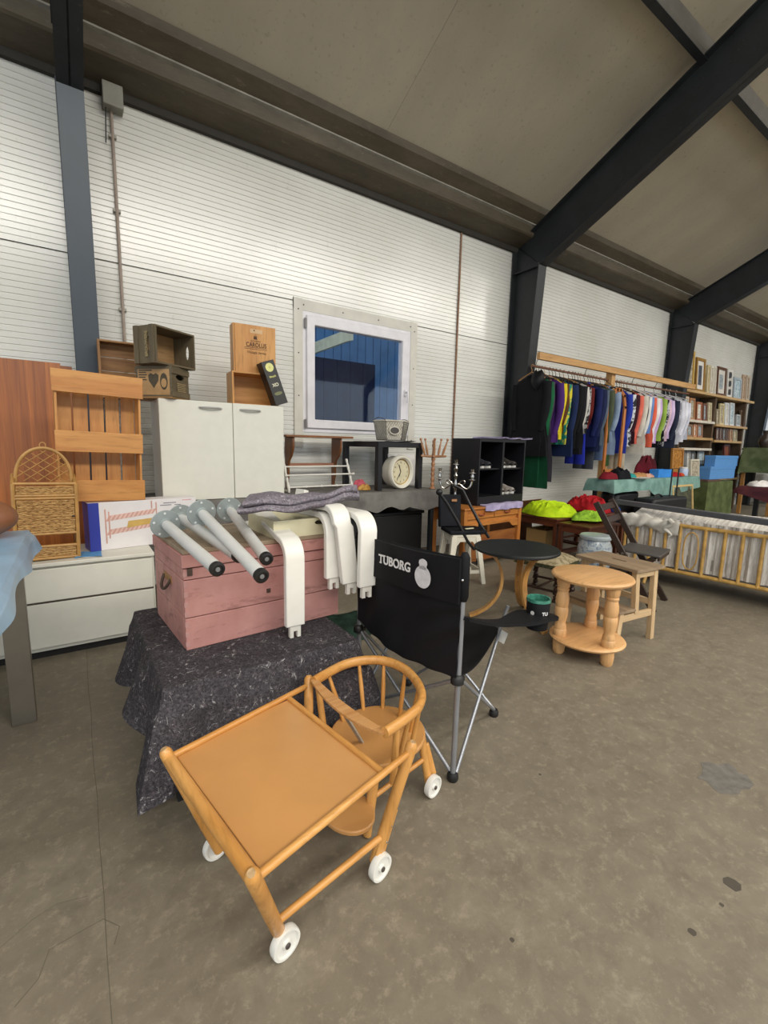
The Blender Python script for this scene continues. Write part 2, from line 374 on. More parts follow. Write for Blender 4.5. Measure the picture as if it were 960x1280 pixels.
# eaves beam (rusty brown Z-section) running along the head of the wall
m, nt, b = _new('rusty_brown'); co = _coord(nt, (.3, 1, 1)); n0 = _noise(nt, co, 5, 7, .75); n1 = _noise(nt, co, 26, 5, .7)
c = _mix(nt, _ramp(nt, n0, .3, .7), L('3E3629'), L('5C5241')); c = _mix(nt, _ramp(nt, n1, .6, .78), c, L('766B58'))
nt.links.new(c, b.inputs['Base Color']); b.inputs['Roughness'].default_value = .6; BROWN = m
def extr_x(prof, x0, x1, name, mat, par=None):
    a = MB(); a.prism(prof, x1-x0, o=(x0, 0, 0), ex=(0, 1, 0), ey=(0, 0, 1), ez=(1, 0, 0)); return a.build(name, mat, par, smooth=0)
eb = extr_x([(4.19, 3.70), (4.19, 3.74), (3.99, 3.80), (3.975, 3.90), (3.86, 4.0), (3.78, 4.03), (3.80, 3.975), (3.92, 3.885), (3.93, 3.785), (3.945, 3.77)], -9, 22, 'trim_2', BROWN); struct(eb)
extr_x([(3.925, 3.872), (3.925, 3.9), (3.895, 3.897), (3.895, 3.885)], -9, 22, 'lip', MAT('lit_lip_grey', '8B877C', .5, .2, 8), eb)  # paler grey puts the lit ridge line into the lip's colour
extr_x([(4.195, 3.66), (4.195, 3.71), (4.15, 3.715), (4.165, 3.665)], -9, 22, 'sagging_strip', MAT('dark_strip', '33302A', .8), eb)
PUR = MAT('purlin_grey', '5F5C55', .55, .15, 6)
for y in (2.22, .5, -1.2, -2.9):
    z = roofz(y); p = extr_x([(y, z-.005), (y-.06, z+.022), (y-.06, z-.1), (y-.045, z-.135), (y-.0, z-.155), (y-.0, z-.13)], -9, 20.5, 'trim_3', PUR); struct(p)
    extr_x([(y, z-.157), (y-.055, z-.14), (y-.055, z-.135), (y, z-.15)], -9, 20.5, 'lower_lip', STEEL, p)

# ---- window
PVC = MAT('white_pvc', 'DEDCE0', .35, .06, 9)
win = bpy.data.objects.new('window_1', None); COL.objects.link(win); struct(win)
TR = MAT('cladding_trim', 'CDCABF', .4, .08, 6)
tw = .085
for nm, a, c_ in (('trim_strip', (WX0-tw, YW-.016, WZ0-.15), (WX0+.005, YW+.002, WZ1+.1)), ('trim_strip', (WX1-.005, YW-.016, WZ0-.15), (WX1+tw, YW+.002, WZ1+.1)), ('trim_strip', (WX0-tw, YW-.014, WZ1-.005), (WX1+tw, YW+.004, WZ1+.095))):
    t_ = MB().bb(a, c_).build(nm, TR, win, smooth=0)
    for k in range(4):
        if c_[2]-a[2] > .5: pos = ((a[0]+c_[0])/2, a[1]-.002, a[2]+.1+k*(c_[2]-a[2]-.2)/3)
        else: pos = (a[0]+.1+k*(c_[0]-a[0]-.2)/3, a[1]-.002, (a[2]+c_[2])/2)
        MB().lathe([(.006, 0), (.006, .003), (.003, .005)], 8, at=pos, R=RX(pi/2)).build('screw', STEEL, t_)
def frame_ring(x0, x1, z0, z1, wd, y0, y1, name, mat, par, bevel=.004):
    mb = MB(); o = [(x0, z0), (x1, z0), (x1, z1), (x0, z1)]; i = [(x0+wd, z0+wd), (x1-wd, z0+wd), (x1-wd, z1-wd), (x0+wd, z1-wd)]
    vs = [(p[0], y0, p[1]) for p in o+i]+[(p[0], y1, p[1]) for p in o+i]; fs = []
    for k in range(4):
        k2 = (k+1) % 4; fs += [(k, k2, 4+k2, 4+k), (8+k2, 8+k, 12+k, 12+k2), (k2, k, 8+k, 8+k2), (4+k, 4+k2, 12+k2, 12+k)]
    return mb.add(vs, fs).build(name, mat, par, bevel=bevel)
frame_ring(WX0, WX1, WZ0, WZ1, .055, YW-.01, YW+.09, 'outer_frame', PVC, win)
sash = frame_ring(WX0+.04, WX1-.04, WZ0+.04, WZ1-.04, .085, YW-.035, YW+.05, 'sash', PVC, win, .008)
MB().bb((WX0+.115, YW+.005, WZ0+.115), (WX1-.115, YW+.012, WZ1-.115)).build('pane', GLASS('window_glass', (.92, .95, 1.0)), win, smooth=0)
for z in (WZ0+.08, WZ1-.12): MB().tube([(WX0+.025, YW-.03, z-.045), (WX0+.025, YW-.03, z+.045)], .011, 10).build('hinge', MAT('hinge_grey', '7C7A78', .4), win)
hd = MB().box((WX1-.078, YW-.043, 1.80), (.028, .016, .075)).build('handle', PVC, win, bevel=.004)
MB().tube([(WX1-.078, YW-.05, 1.81), (WX1-.078, YW-.085, 1.81), (WX1-.078, YW-.088, 1.80), (WX1-.078, YW-.088, 1.69)], .010, 8).build('lever', PVC, hd)

# ---- yard behind the window: blue clad shed, cream eaves board, dark fence
bl = MAT('blue_cladding', '6FA8E0', .5, .12, 3); YB = 8.2
shed = thing('blue_shed', 'blue vertically clad shed with a cream eaves board outside the window', 'shed', (5, YB, 0))
k = 0; x = 1.0
while x < 12: MB().bb((x, YB, 0), (x+.17, YB+.05, 5.2)).build('board', bl, shed, world=True, smooth=0); x += .185
MB().bb((0.9, YB+.06, 0), (12.2, YB+.3, 5.2)).build('core', MAT('shed_core', '22384F', .8), shed, world=True, smooth=0)
e_ = [ony(380, 433, 8.0), ony(435, 411, 6.9), ony(435, 426, 6.9), ony(380, 446, 8.0)]
MB().add(e_+[p+V((.05, -.09, 0)) for p in e_], [(0, 1, 2, 3), (7, 6, 5, 4), (0, 4, 5, 1), (1, 5, 6, 2), (2, 6, 7, 3), (3, 7, 4, 0)]).build('eaves_board', MAT('cream_board', 'F4EFC8', .6), shed, world=True, smooth=0)
fence = thing('board_fence', 'dark blue-grey board fence standing in the yard behind the window', 'fence', (4, 6.6, 0))
for k in range(14): MB().bb((.92+k*.24, 6.6, 0), (1.15+k*.24, 6.63, 2.55)).build('board', MAT('fence_board', '14336A', .7, .2, 5), fence, world=True, smooth=0)
st = MB().bb((-9, 4.5, -.2), (22, 14, -.02)).build('ground', MAT('yard', '4A4C50', .9), smooth=0); struct(st)

# conduit with its junction box; rusty pipe at the panel joint
GREY = MAT('conduit_grey', 'A09C90', .5)
c1 = thing('conduit', 'thin grey conduit with a junction box clipped to the white wall beside the blue-grey column', 'pipe', (.4, YW-.03, 2.5))
MB().tube([(.385, YW-.025, 1.0), (.385, YW-.025, 3.6)], .011, 8).build('pipe', MAT('conduit_pink', 'A39488', .5), c1, world=True)
MB().bb((.33, YW-.1, 3.57), (.46, YW-.005, 3.72)).build('junction_box', MAT('box_grey', '8C8A80', .5), c1, world=True, bevel=.006)
MB().tube([(.35, YW-.05, 3.58), (.34, YW-.03, 3.35)], .004, 6).build('loose_wire', STEEL, c1, world=True)
for z in (1.5, 2.2, 2.9, 3.4): MB().bb((.36, YW-.03, z), (.41, YW+.002, z+.02)).build('clip', GREY, c1, world=True, smooth=0)
c2 = tag(MB().tube([(3.86, YW-.012, .8), (3.86, YW-.012, 3.66)], .011, 8).build('rusty_pipe', MAT('rust_pipe', '8A6A52', .7, .3, 30)), 'thin rust-brown pipe running up the panel joint right of the window', 'pipe')
# ================================================================== foreground things
HONEY = {a: WOOD('honey_wood', 'C08540', 'D9A25C', a, 10, .32) for a in 'XYZ'}
HONEYT = MAT('honey_panel', 'C49056', .3, .07, 5)
WORN = WOOD('worn_end', 'A98A62', 'C2A47A', 'Z', 30, .6)
WPL = MAT('white_plastic', 'DEDDD6', .4, .05)
BLK = MAT('black_rubber', '191919', .5)
CHR = MAT('chrome', 'B9BCC0', .2, .05, metal=1.0)
# ---- child's table cart with its folded-out little chair
cart = thing('child_table_cart', "honey-coloured wooden child's play table and round-backed chair joined on white wheels", 'play table', (.48, 1.08, 0))
ZT_ = .40
P = {k: onz(x, y, ZT_) for k, (x, y) in dict(BL=(205, 937), FL=(314, 1092), FR=(516, 928), BR=(386, 845)).items()}
Wh = dict(FL=V((.345, .885, .038)), FR=V((.645, .925, .038)), BL=V((.275, 1.245, .038)), BR=V((.575, 1.285, .038)))
ua, va = V((cos(.2), sin(.2), 0)), V((-sin(.2), cos(.2), 0))
def wheel(c, axis, par, r=.038):
    R = axis.to_track_quat('Z', 'Y').to_matrix()
    wh = MB().lathe([(.006, -.008), (r*.75, -.006), (r*.8, -.010), (r*.97, -.010), (r, -.006), (r, .006), (r*.97, .010), (r*.82, .010), (r*.78, .005), (r*.3, .005), (r*.25, .011), (.004, .011)], 28, at=c, R=R).build('wheel', WPL, par, world=True)
    MB().lathe([(.007, .010), (.007, .014), (.004, .016), (.0, .016)], 12, at=c, R=R).build('axle_cap', MAT('axle_metal', '6E6864', .35, metal=.8), wh, world=True)
def post(a, b, r, par, name='post'):
    a, b = V(a), V(b); d = (b-a); e = d.normalized()
    o = MB().tube([a-e*.002, a+e*.004, a+e*.012, a+d*.3, a+d*.7, b], [r*.55, r*.85, r, r, r, r*.96], 14).build(name, HONEY['Z'], par, world=True); return o
for k in ('FL', 'FR', 'BL', 'BR'):
    side = -1 if k[0] == 'F' else 1
    top = P[k]; wc = Wh[k]; foot = wc - va*side*.022 + V((0, 0, .004))
    o = post(top, foot, .0165, cart)
    e = (foot-top).normalized()
    MB().tube([top-e*.003, top+e*.003], [.008, .0125], 12).build('worn_tip', WORN, o, world=True)
    wheel(wc, va*side, cart)
    MB().tube([foot, wc+va*side*.004], .005, 8).build('axle', CHR, cart, world=True)
def at_z(k, z):
    top = P[k]; side = -1 if k[0] == 'F' else 1; foot = Wh[k]-va*side*.022; t = (top.z-z)/(top.z-foot.z); return lerp(top, foot, t)
def rail(a, b, r, name='rail'): return MB().tube([a, lerp(a, b, .5), b], r, 12).build(name, HONEY['X' if abs((b-a).x) > abs((b-a).y) else 'Y'], cart, world=True)
zr = .372
rail(at_z('FL', zr), at_z('FR', zr), .0095); rail(at_z('BL', zr), at_z('BR', zr), .0095)
rail(at_z('FL', zr), at_z('BL', zr), .0155, 'side_rail')
rail(at_z('FL', .12), at_z('FR', .12), .0095, 'stretcher'); rail(at_z('BL', .12), at_z('BR', .12), .0095, 'stretcher')
q = [onz(x, y, .366) for x, y in ((217, 941), (325, 1086), (478, 966), (361, 874))]
MB().add([p_ for p_ in q]+[p_-V((0, 0, .009)) for p_ in q], [(0, 1, 2, 3), (7, 6, 5, 4), (0, 4, 5, 1), (1, 5, 6, 2), (2, 6, 7, 3), (3, 7, 4, 0)]).build('table_top', HONEYT, cart, world=True, bevel=.002)
rail(q[2]+V((-.0, -.004, .003)), q[3]+V((0, .004, .003)), .0085, 'edge_strip')
# pivot plates beside the right-hand posts
for k, s_ in (('FR', -1), ('BR', 1)):
    a, b_ = at_z(k, .19)+ua*.012, Wh[k]-va*s_*.012+V((0, 0, .006))
    pl_ = MB().bar(a, b_, .012, .038, up=ua).build('pivot_plate', HONEY['Z'], cart, world=True, bevel=.005)
    for t in (.3, .6): MB().sphere(lerp(a, b_, t)+va*s_*.007+ua*.004, .004, 8, 5).build('screw', CHR, pl_, world=True)
# little chair
cc = V((.83, 1.205, 0)); sz = .215
def cl(u_, v_, z): return cc+ua*u_+va*v_+V((0, 0, z))
seatp = []
for k in range(40):
    th = 2*pi*k/40; r = .155 if cos(th) > -.2 else .16+.02*(-cos(th)); seatp.append((r*cos(th)*1.02, r*sin(th)))
MB().prism(seatp, .017, o=cl(0, 0, sz), ex=ua, ey=va, ez=(0, 0, 1)).build('chair_seat', HONEYT, cart, world=True, bevel=.005)
hz = .405
hp = [onz(392, 852, hz), onz(405, 844, hz)] + [onz(x, y, hz) for x, y in ((430, 831), (455, 825.5), (480, 826), (502, 834), (518, 848), (527, 866), (524, 882))] + [onz(512, 894, hz), onz(481, 916, hz)]
# smooth the hoop
hs = []
for i in range(len(hp)-1):
    p0, p1, p2, p3 = hp[max(i-1, 0)], hp[i], hp[i+1], hp[min(i+2, len(hp)-1)]
    for t in (0, .25, .5, .75):
        hs.append(.5*((2*p1)+(p2-p0)*t+(2*p0-5*p1+4*p2-p3)*t*t+(3*p1-p0-3*p2+p3)*t**3))
hs.append(hp[-1])
hoop = MB().tube(hs, .0145, 12, up=(0, 0, 1), flat=1.25).build('back_hoop', HONEY['X'], cart, world=True)
for i in (5, 11, 16, 21, 26, 31, 36):
    i = min(i, len(hs)-1); t_ = hs[i]-V((0, 0, .006)); d_ = (t_-cc); d_.z = 0; dn = d_.normalized()
    b_ = cc+dn*min(.142, d_.length*.8)+V((0, 0, sz+.012)); MB().tube([t_, lerp(t_, b_, .5), b_], [.0062, .0085, .0075], 10).build('spindle', HONEY['Z'], cart, world=True)
# front posts of the arms
for h_ in (hs[-3], hs[2]):
    t_ = h_-V((0, 0, .008)); b_ = V((t_.x, t_.y, 0))+ (cc-V((t_.x, t_.y, 0))).normalized()*.025+V((0, 0, sz-.02))
    MB().tube([t_, b_], [.010, .013], 10).build('arm_post', HONEY['Z'], cart, world=True)
a, b_ = hs[0]+V((0, 0, .002)), hs[-1]+V((0, 0, -.004)); mid = onz(424, 893, hz)
def tray(u_, v_):
    p = lerp(lerp(a, mid, u_), lerp(mid, b_, u_), u_); d = ((b_-a).normalized()).cross(V((0, 0, 1))); return p+d*(v_-.5)*.040*(.55+1.8*u_*(1-u_))
MB().sheet(tray, 16, 4, .007).build('front_bar', WOOD('worn_bar', 'B37B42', 'C99C68', 'X', 14), cart, world=True)
MB().bar(lerp(a, mid, 1)*.5+lerp(a, b_, .5)*.5+V((0, 0, -.004)), cl(-.09, .0, sz+.015), .016, .006).build('crotch_strap', MAT('strap_grey', 'A79C8C', .6), cart, world=True)
for (u0, v0, u1, v1) in ((.10, -.10, .115, -.150), (.10, .10, .115, .150)):
    top = cl(u0, v0, sz+.004); wc = cl(u1, v1, .038); s_ = -1 if v1 < 0 else 1; foot = wc-va*s_*.02+V((0, 0, .004))
    post(top, foot, .0145, cart, 'chair_leg'); wheel(wc, va*s_, cart, .034 if False else .038)
    MB().tube([foot, wc+va*s_*.004], .005, 8).build('axle', CHR, cart, world=True)
    f0, f1 = cl(-.115, v0*.95, sz+.004), cl(-.165, v0*1.1, .03)
    MB().tube([f0, lerp(f0, f1, .5), f1-V((0, 0, .028))], [.015, .0165, .013], 12).build('chair_leg', HONEY['Z'], cart, world=True)
    MB().tube([lerp(f0, f1, .55), lerp(top, foot, .5)], .0085, 10).build('stretcher', HONEY['X'], cart, world=True)
    MB().bar(lerp(top, foot, .25)+ua*.014, lerp(top, foot, .95)+ua*.03, .03, .010, up=va).build('leg_plate', HONEY['Z'], cart, world=True, bevel=.004)
ft = []
for k in range(24):
    th = 2*pi*k/24; ft.append((.075*cos(th), .095*sin(th)))
MB().prism(ft, .016, o=onz(441, 1022, .10)-V((0, 0, .008))+ua*.005+va*.03, ex=ua, ey=va, ez=(0, 0, 1)).build('foot_rest', HONEYT, cart, world=True, bevel=.004)
MB().tube(bez([cl(-.15, -.10, .19), cl(-.22, -.06, .13), cl(-.22, .04, .13), cl(-.15, .10, .19)], 14), .007, 8, flat=.4).build('blue_strap', CLOTH('blue_strap', '2A3A8C'), cart, world=True, label='dark blue safety strap')

# ---- folding camping chair seen from behind
CAN = CLOTH('black_canvas', '17171A', '0F0F11', .62, 3, 300, bump=.1); TUBEM = MAT('grey_tube', '9A9DA3', .32, .06, metal=.55)
cch = thing('camping_chair', 'black canvas folding camping chair with grey tube legs and white lettering', 'chair', (1.2, 1.4, 0))
BR, FR, FL, BL = V((1.085, 1.10, 0)), V((1.525, 1.30, 0)), V((1.355, 1.73, 0)), V((1.02, 1.675, 0))
Z_ = lambda p, z: V((p.x, p.y, z))
fd = ((FR-BR)+(FL-BL)).normalized(); rd = (BR-BL).normalized()
for nm, f_ in (('BR', BR), ('FR', FR), ('FL', FL), ('BL', BL)):
    MB().lathe([(.018, 0), (.021, .006), (.021, .022), (.016, .032), (.0, .032)], 14, at=f_).build('foot', BLK, cch, world=True)
BRt, BLt = BR+V((.005, -.004, .855)), BL+V((.005, -.004, .855))
for f_, t_ in ((BR, BRt), (BL, BLt)):
    MB().tube([f_+V((0, 0, .02)), lerp(f_, t_, .5)+V((0, 0, .01)), t_], .0105, 12).build('back_post', TUBEM, cch, world=True)
    hub = MB().lathe([(.012, -.02), (.024, -.016), (.024, .004), (.017, .014), (.012, .018)], 14, at=Z_(f_, .40)).build('hub', BLK, cch, world=True)
    MB().box(Z_(f_, .392)+fd*.02, (.03, .03, .02), RZ(.4)).build('hub_clamp', BLK, hub, world=True, bevel=.004)
FRs, FLs = FR+V((-.0, -.0, .43)), FL+V((0, 0, .43))
def rod(a, b, r=.0075, n='rod'): MB().tube([a, b], r, 10).build(n, TUBEM, cch, world=True)
up_ = lambda p, z: p+V((0, 0, z))
rod(up_(BL, .40), up_(BR, .028)+rd*-.012); rod(up_(BR, .40)-fd*.008, up_(BL, .028)-fd*.008)          # back cross
rod(up_(BR, .40)+fd*.01, up_(FR, .028)); rod(up_(BL, .40)+fd*.01, up_(FL, .028))                   # sides, hub to front foot
rod(up_(BR, .028)+fd*.012+rd*.008, FRs+rd*.008); rod(up_(BL, .028)+fd*.012-rd*.008, FLs-rd*.008)   # sides, rear foot to front corner
rod(up_(FR, .03), FLs); rod(up_(FL, .03), FRs+fd*.01)                                               # front cross
for s_, fr_ in ((1, FRs), (-1, FLs)): rod(fr_-V((0, 0, .02)), fr_+rd*s_*.03+fd*.02+V((0, 0, .10)), .008, 'arm_post')
# canvas: back panel running down into a sagging seat
def back(u, v):   # u across from left to right, v from top down
    p = lerp(BLt, BRt, u); z = .850-.40*v
    bow = -.03*sin(pi*u)*(.3+.9*v*v) if v > 0 else 0
    nar = (u-.5)*.0
    q = V((p.x, p.y, z)) - fd*(.014) - fd*(-bow)*1.0
    q += rd*nar
    wr = .006*sin(13*u+5*v)*sin(9*v+3*u)*(v > .42)+.004*sin(31*u*v+2)*(v > .42)
    q -= fd*wr
    q.z -= .045*sin(pi*u)*max(0, v-.5)*2*.5 + (.05*u*v*max(0, v-.3))
    q.z -= .012*sin(pi*u)*(1-v)
    return q
MB().sheet(back, 34, 34, .004).build('back_canvas', CAN, cch, world=True)
def backband(u, v):
    return back(u, .01+v*.40)-fd*.006
band = MB().sheet(lambda u, v: backband(u, v), 24, 10, .012).build('logo_band', CAN, cch, world=True)
for P_ in (BRt, BLt):   # the band wraps round the posts
    MB().tube([P_+V((0, 0, .008)), P_+V((0, 0, -.01)), P_-V((0, 0, .15)), P_-V((0, 0, .165))], [.010, .019, .019, .014], 14).build('post_sleeve', CAN, cch, world=True)
MB().sphere(BRt-V((0, 0, .085))-fd*.018+rd*.004, .006, 10, 6).build('rivet', CHR, cch, world=True)
b0 = [back(i/24, 1.0) for i in range(25)]
def seat(u, v):   # v from the back hem forward
    a = back(u, 1.0); f = lerp(FLs, FRs, u)+fd*.03; p = lerp(a, f, v); p.z -= .085*sin(pi*min(1, v*1.0))*(.55+.45*sin(pi*u))-.0
    p.z += .008*sin(17*u+4*v)*sin(pi*v); return p
MB().sheet(seat, 26, 20, .004).build('seat_canvas', CAN, cch, world=True)
def arm(s_, A, B, C_):
    # strip from the back post to a broad rounded end
    ax = (C_-A); ln = ax.length; ax.normalize(); sd = ax.cross(V((0, 0, 1))).normalized(); n = 26
    def fn(u, v):
        wdt = .05+.03*min(1, u*2.0) if u < .45 else .08+.075*(1-((u-.76)/.31)**2) if u > .45 else .06
        if u > .85: wdt *= sqrt(max(0.02, 1-((u-.85)/.15)**2))
        p = lerp(A, C_, u)+sd*(v-.5)*wdt; p.z += -.045*sin(pi*min(1, u/.75))*(1 if u < .75 else 0)*.6; return p
    return MB().sheet(fn, n, 6, .012).build('armrest', CAN, cch, world=True)
Ra, Rc = Z_(BR, .625)+rd*.012, onz(689, 770, .44)
arm(1, Ra, None, Rc); La, Lc = Z_(BL, .625)-rd*.012, Z_(FL, .52)-rd*.10+fd*.18; arm(-1, La, None, Lc)
cup_c = lerp(Ra, Rc, .80); cup_c.z = .425
cup = MB().lathe([(.0, 0), (.045, 0), (.047, .01), (.052, .135), (.050, .138), (.047, .13), (.043, .02), (0, .02)], 28, at=cup_c).build('cup_holder', CAN, cch, world=True)
MB().lathe([(.049, .122), (.053, .128), (.0515, .141), (.046, .139), (.044, .03), (.0, .028)], 28, at=cup_c, cap=False).build('green_lining', MAT('green_foil', '3E7C6A', .25, .5, 60), cup, world=True, label='shiny green lining')
MB().box(FRs-V((0, 0, .04))+fd*.0+rd*.02, (.004, .035, .055), RZ(.4) @ RX(.3)).build('care_tag', MAT('paper_white', 'E6E4DE', .7), cch, world=True)
# lettering and emblem on the band
WHT = MAT('print_white', 'DAD8D6', .6, .05)
tn = rd.cross(V((0, 0, 1))).normalized()      # points back to the camera side
def band_pt(u, z): 
    p = backband(u, (.850-z)/.40/.40 if False else .5); p = lerp(BLt, BRt, u); return V((p.x, p.y, z))-fd*(.014+.0235+.009*sin(pi*u))
Rt = Matrix((rd, V((0, 0, 1)), tn)).transposed().to_euler()
t0 = band_pt(.445, .750)
lt = text('TUBORG', .050, WHT, 'lettering', cch, t0-wloc(cch), Rt, bold=.0012, label='white capital lettering TUBORG', sx=.92)
xs_ = sorted(v.co.x for v in lt.data.vertices); x0_, W_ = xs_[0]*.92, (xs_[-1]-xs_[0])*.92; CH_ = .050*.72
for fx, top_, w_ in ((.072, 0, .013), (.20, 1, .011), (.30, 1, .011), (.70, 0, .012), (.795, 0, .010)):   # slab serifs on T, U and R
    so = MB().box((x0_+fx*W_, CH_-.0022 if top_ else .0022, .0006), (w_, .0044, .0018)).build('serif', WHT, cch, smooth=0); so.location = t0-wloc(cch); so.rotation_euler = Rt
em = []
for k in range(30):
    th = -pi/2+2*pi*k/30; em.append((.043*cos(th), .044*sin(th)))
e0 = band_pt(.715, .755)
eo = MB().prism([(a*.94, b*.96) for a, b in em], .0012, o=(0, .012, 0), ex=(1, 0, 0), ey=(0, 1, 0), ez=(0, 0, 1)).prism([(.018, .04), (.018, .056), (.021, .062), (.019, .072), (.010, .078), (0, .08), (-.010, .078), (-.019, .072), (-.021, .062), (-.018, .056), (-.018, .04)], .0012, ex=(1, 0, 0), ey=(0, 1, 0), ez=(0, 0, 1)).build('emblem', MAT('emblem_white', 'CFCDCF', .6, .12, 40), cch, smooth=0, label='white rounded emblem with a small cap')
eo.location = e0-wloc(cch)-V((0, 0, .02)); eo.rotation_euler = Rt
cr = (cup_c-V((0, 0, 0))); dcam = (CAM-cr); dcam.z = 0; dcam.normalize(); cx_ = V((0, 0, 1)).cross(dcam)
Rc_ = Matrix((cx_, V((0, 0, 1)), dcam)).transposed().to_euler()
pp = cr+dcam*.0515+cx_*.030-dcam*.011+V((0, 0, .075)); text('TU', .020, WHT, 'cup_lettering', cch, pp-wloc(cch), (Rc_[0], Rc_[1], Rc_[2]+.55), bold=.0009)
eo2 = MB().prism([(a*.2, b*.22) for a, b in em], .001, ex=(1, 0, 0), ey=(0, 1, 0), ez=(0, 0, 1)).build('cup_emblem', WHT, cch, smooth=0); eo2.location = cr+dcam*.049-cx_*.022+V((0, 0, .082))-wloc(cch); eo2.rotation_euler = (Rc_[0], Rc_[1], Rc_[2]-.45)

# ---- round pine side table with three turned legs
PINE = {a: WOOD('pine', 'CE9C66', 'E0B27C', a, 7, .4) for a in 'XYZ'}
rs = thing('round_side_table', 'round pale pine side table with lower shelf and three turned legs', 'side table', (2.50, 1.455, 0))
def disc(r, z0, z1, name, par, mat, sy=1.0, n=48):
    h = z1-z0; return MB().lathe([(0, z0), (r-.008, z0), (r, z0+h*.3), (r+.002, z0+h*.55), (r-.004, z1-.003), (r-.012, z1), (0, z1)], n, sy=sy).build(name, mat, par)
disc(.226, .467, .495, 'table_top', rs, PINE['X']); disc(.212, .088, .112, 'lower_shelf', rs, PINE['X'])
lp = [(.0, .112), (.036, .112), (.038, .125), (.038, .150), (.034, .156), (.036, .162), (.033, .170), (.034, .176), (.028, .188), (.031, .205), (.037, .24), (.039, .262), (.0365, .29), (.034, .2925), (.036, .296), (.0385, .325), (.037, .355), (.032, .378), (.030, .386), (.0345, .392), (.0345, .402), (.030, .407), (.0345, .413), (.038, .44), (.039, .467), (0, .467)]
for i, an in enumerate((-106, 146, 25)):
    x, y =   .165*cos(radians(an)), .165*sin(radians(an))
    MB().lathe(lp, 22, at=(x, y, 0)).build('turned_leg', PINE['Z'], rs)
    MB().lathe([(0, 0), (.026, 0), (.033, .012), (.037, .05), (.036, .088), (0, .088)], 18, at=(x, y, 0)).build('foot', PINE['Z'], rs)

# ---- step stool
st = thing('step_stool', 'weathered light wooden step stool with a handle slot beside the round pine table', 'step stool', (2.965, 1.55, 0), radians(-6))
OLDW = {a: WOOD('old_top', '7E6A54', '9A8468', a, 12, .7) for a in 'XYZ'}; ASH = {a: WOOD('ash_wood', 'C0A27A', 'D3B78E', a, 10, .55) for a in 'XYZ'}
hl, hw = .225, .145   # half length (Y), half width (X)
mb = MB(); sl, sw = .055, .012
mb.bb((-hw, -hl, .482), (-sw, hl, .5)).bb((sw, -hl, .482), (hw, hl, .5)).bb((-sw, -hl, .482), (sw, -sl, .5)).bb((-sw, sl, .482), (sw, hl, .5)); mb.build('top_board', OLDW['Y'], st, smooth=0)
for s_ in (-1, 1):
    y = s_*.185
    MB().bar((.095, y, .482), (.125, y, 0), .032, .036, up=(1, 0, 0)).build('leg', ASH['Z'], st, bevel=.002)
    MB().bar((-.095, y, .482), (-.068, y, .205), .032, .036, up=(1, 0, 0)).build('upper_leg', ASH['Z'], st, bevel=.002)
    MB().bar((-.215, y, .222), (-.238, y, 0), .032, .036, up=(1, 0, 0)).build('leg', ASH['Z'], st, bevel=.002)
    MB().bb((-.09, y-.012, .435), (.09, y+.012, .48)).build('apron', ASH['X'], st, bevel=.002)
    MB().bb((-.225, y-.011, .165), (.115, y+.011, .208)).build('side_rail', ASH['X'], st, bevel=.002)
MB().bb((-.25, -hl+.02, .222), (-.085, hl-.02, .24)).build('lower_step', OLDW['Y'], st, bevel=.003)
MB().bb((.095, -.17, .23), (.113, .17, .27)).build('back_rail', ASH['Y'], st, bevel=.002); MB().bb((-.225, -.17, .178), (-.21, .17, .222)).build('front_rail', ASH['Y'], st, bevel=.002)

# ---- dark folding chair
DK = {a: WOOD('dark_chair_wood', '2B1D16', '3B2A20', a, 10, .4) for a in 'XYZ'}
_N = onz(745, 628, .80); FCL = (_N.x+.32*cos(radians(-77))+.19*cos(radians(13)), _N.y+.32*sin(radians(-77))+.19*sin(radians(13)), 0)
fc = thing('folding_chair', 'dark brown slatted wooden folding chair standing behind the step stool', 'chair', FCL, radians(-77))
for s_ in (-1, 1):
    y = s_*.19
    MB().bar((-.32, y, .80), (.17, y, 0), .022, .048, up=(1, 0, .6)).build('back_post', DK['Z'], fc, bevel=.004)
    MB().bar((.13, y*.84, .41), (-.33, y*.84, 0), .02, .036, up=(1, 0, 0)).build('rear_leg', DK['Z'], fc, bevel=.004)
    MB().lathe([(.0, -.004), (.011, -.004), (.011, .004), (0, .004)], 12, at=(-.085, y+s_*.014, .42), R=RX(pi/2)).build('pivot', CHR, fc)
for z in (.755, .66): x = -.32+.49*(.80-z)/.80; MB().bar((x, -.19, z), (x, .19, z), .014, .055, up=(-.49, 0, .8)).build('back_slat', DK['Y'], fc, bevel=.004)
DKS = MAT('seat_grey', '4A4744', .45, .1, 10)
MB().bar((-.13, 0, .44), (.17, 0, .43), .36, .018).build('seat', DKS, fc, bevel=.005)
MB().bar((.15, 0, .415), (.165, 0, .415), .34, .04).build('seat_front', DK['Y'], fc, bevel=.003)
MB().bar((.11, -.18, .11), (.11, .18, .11), .016, .03).build('stretcher', DK['Y'], fc); MB().bar((-.24, -.15, .08), (-.24, .15, .08), .016, .03).build('stretcher', DK['Y'], fc)

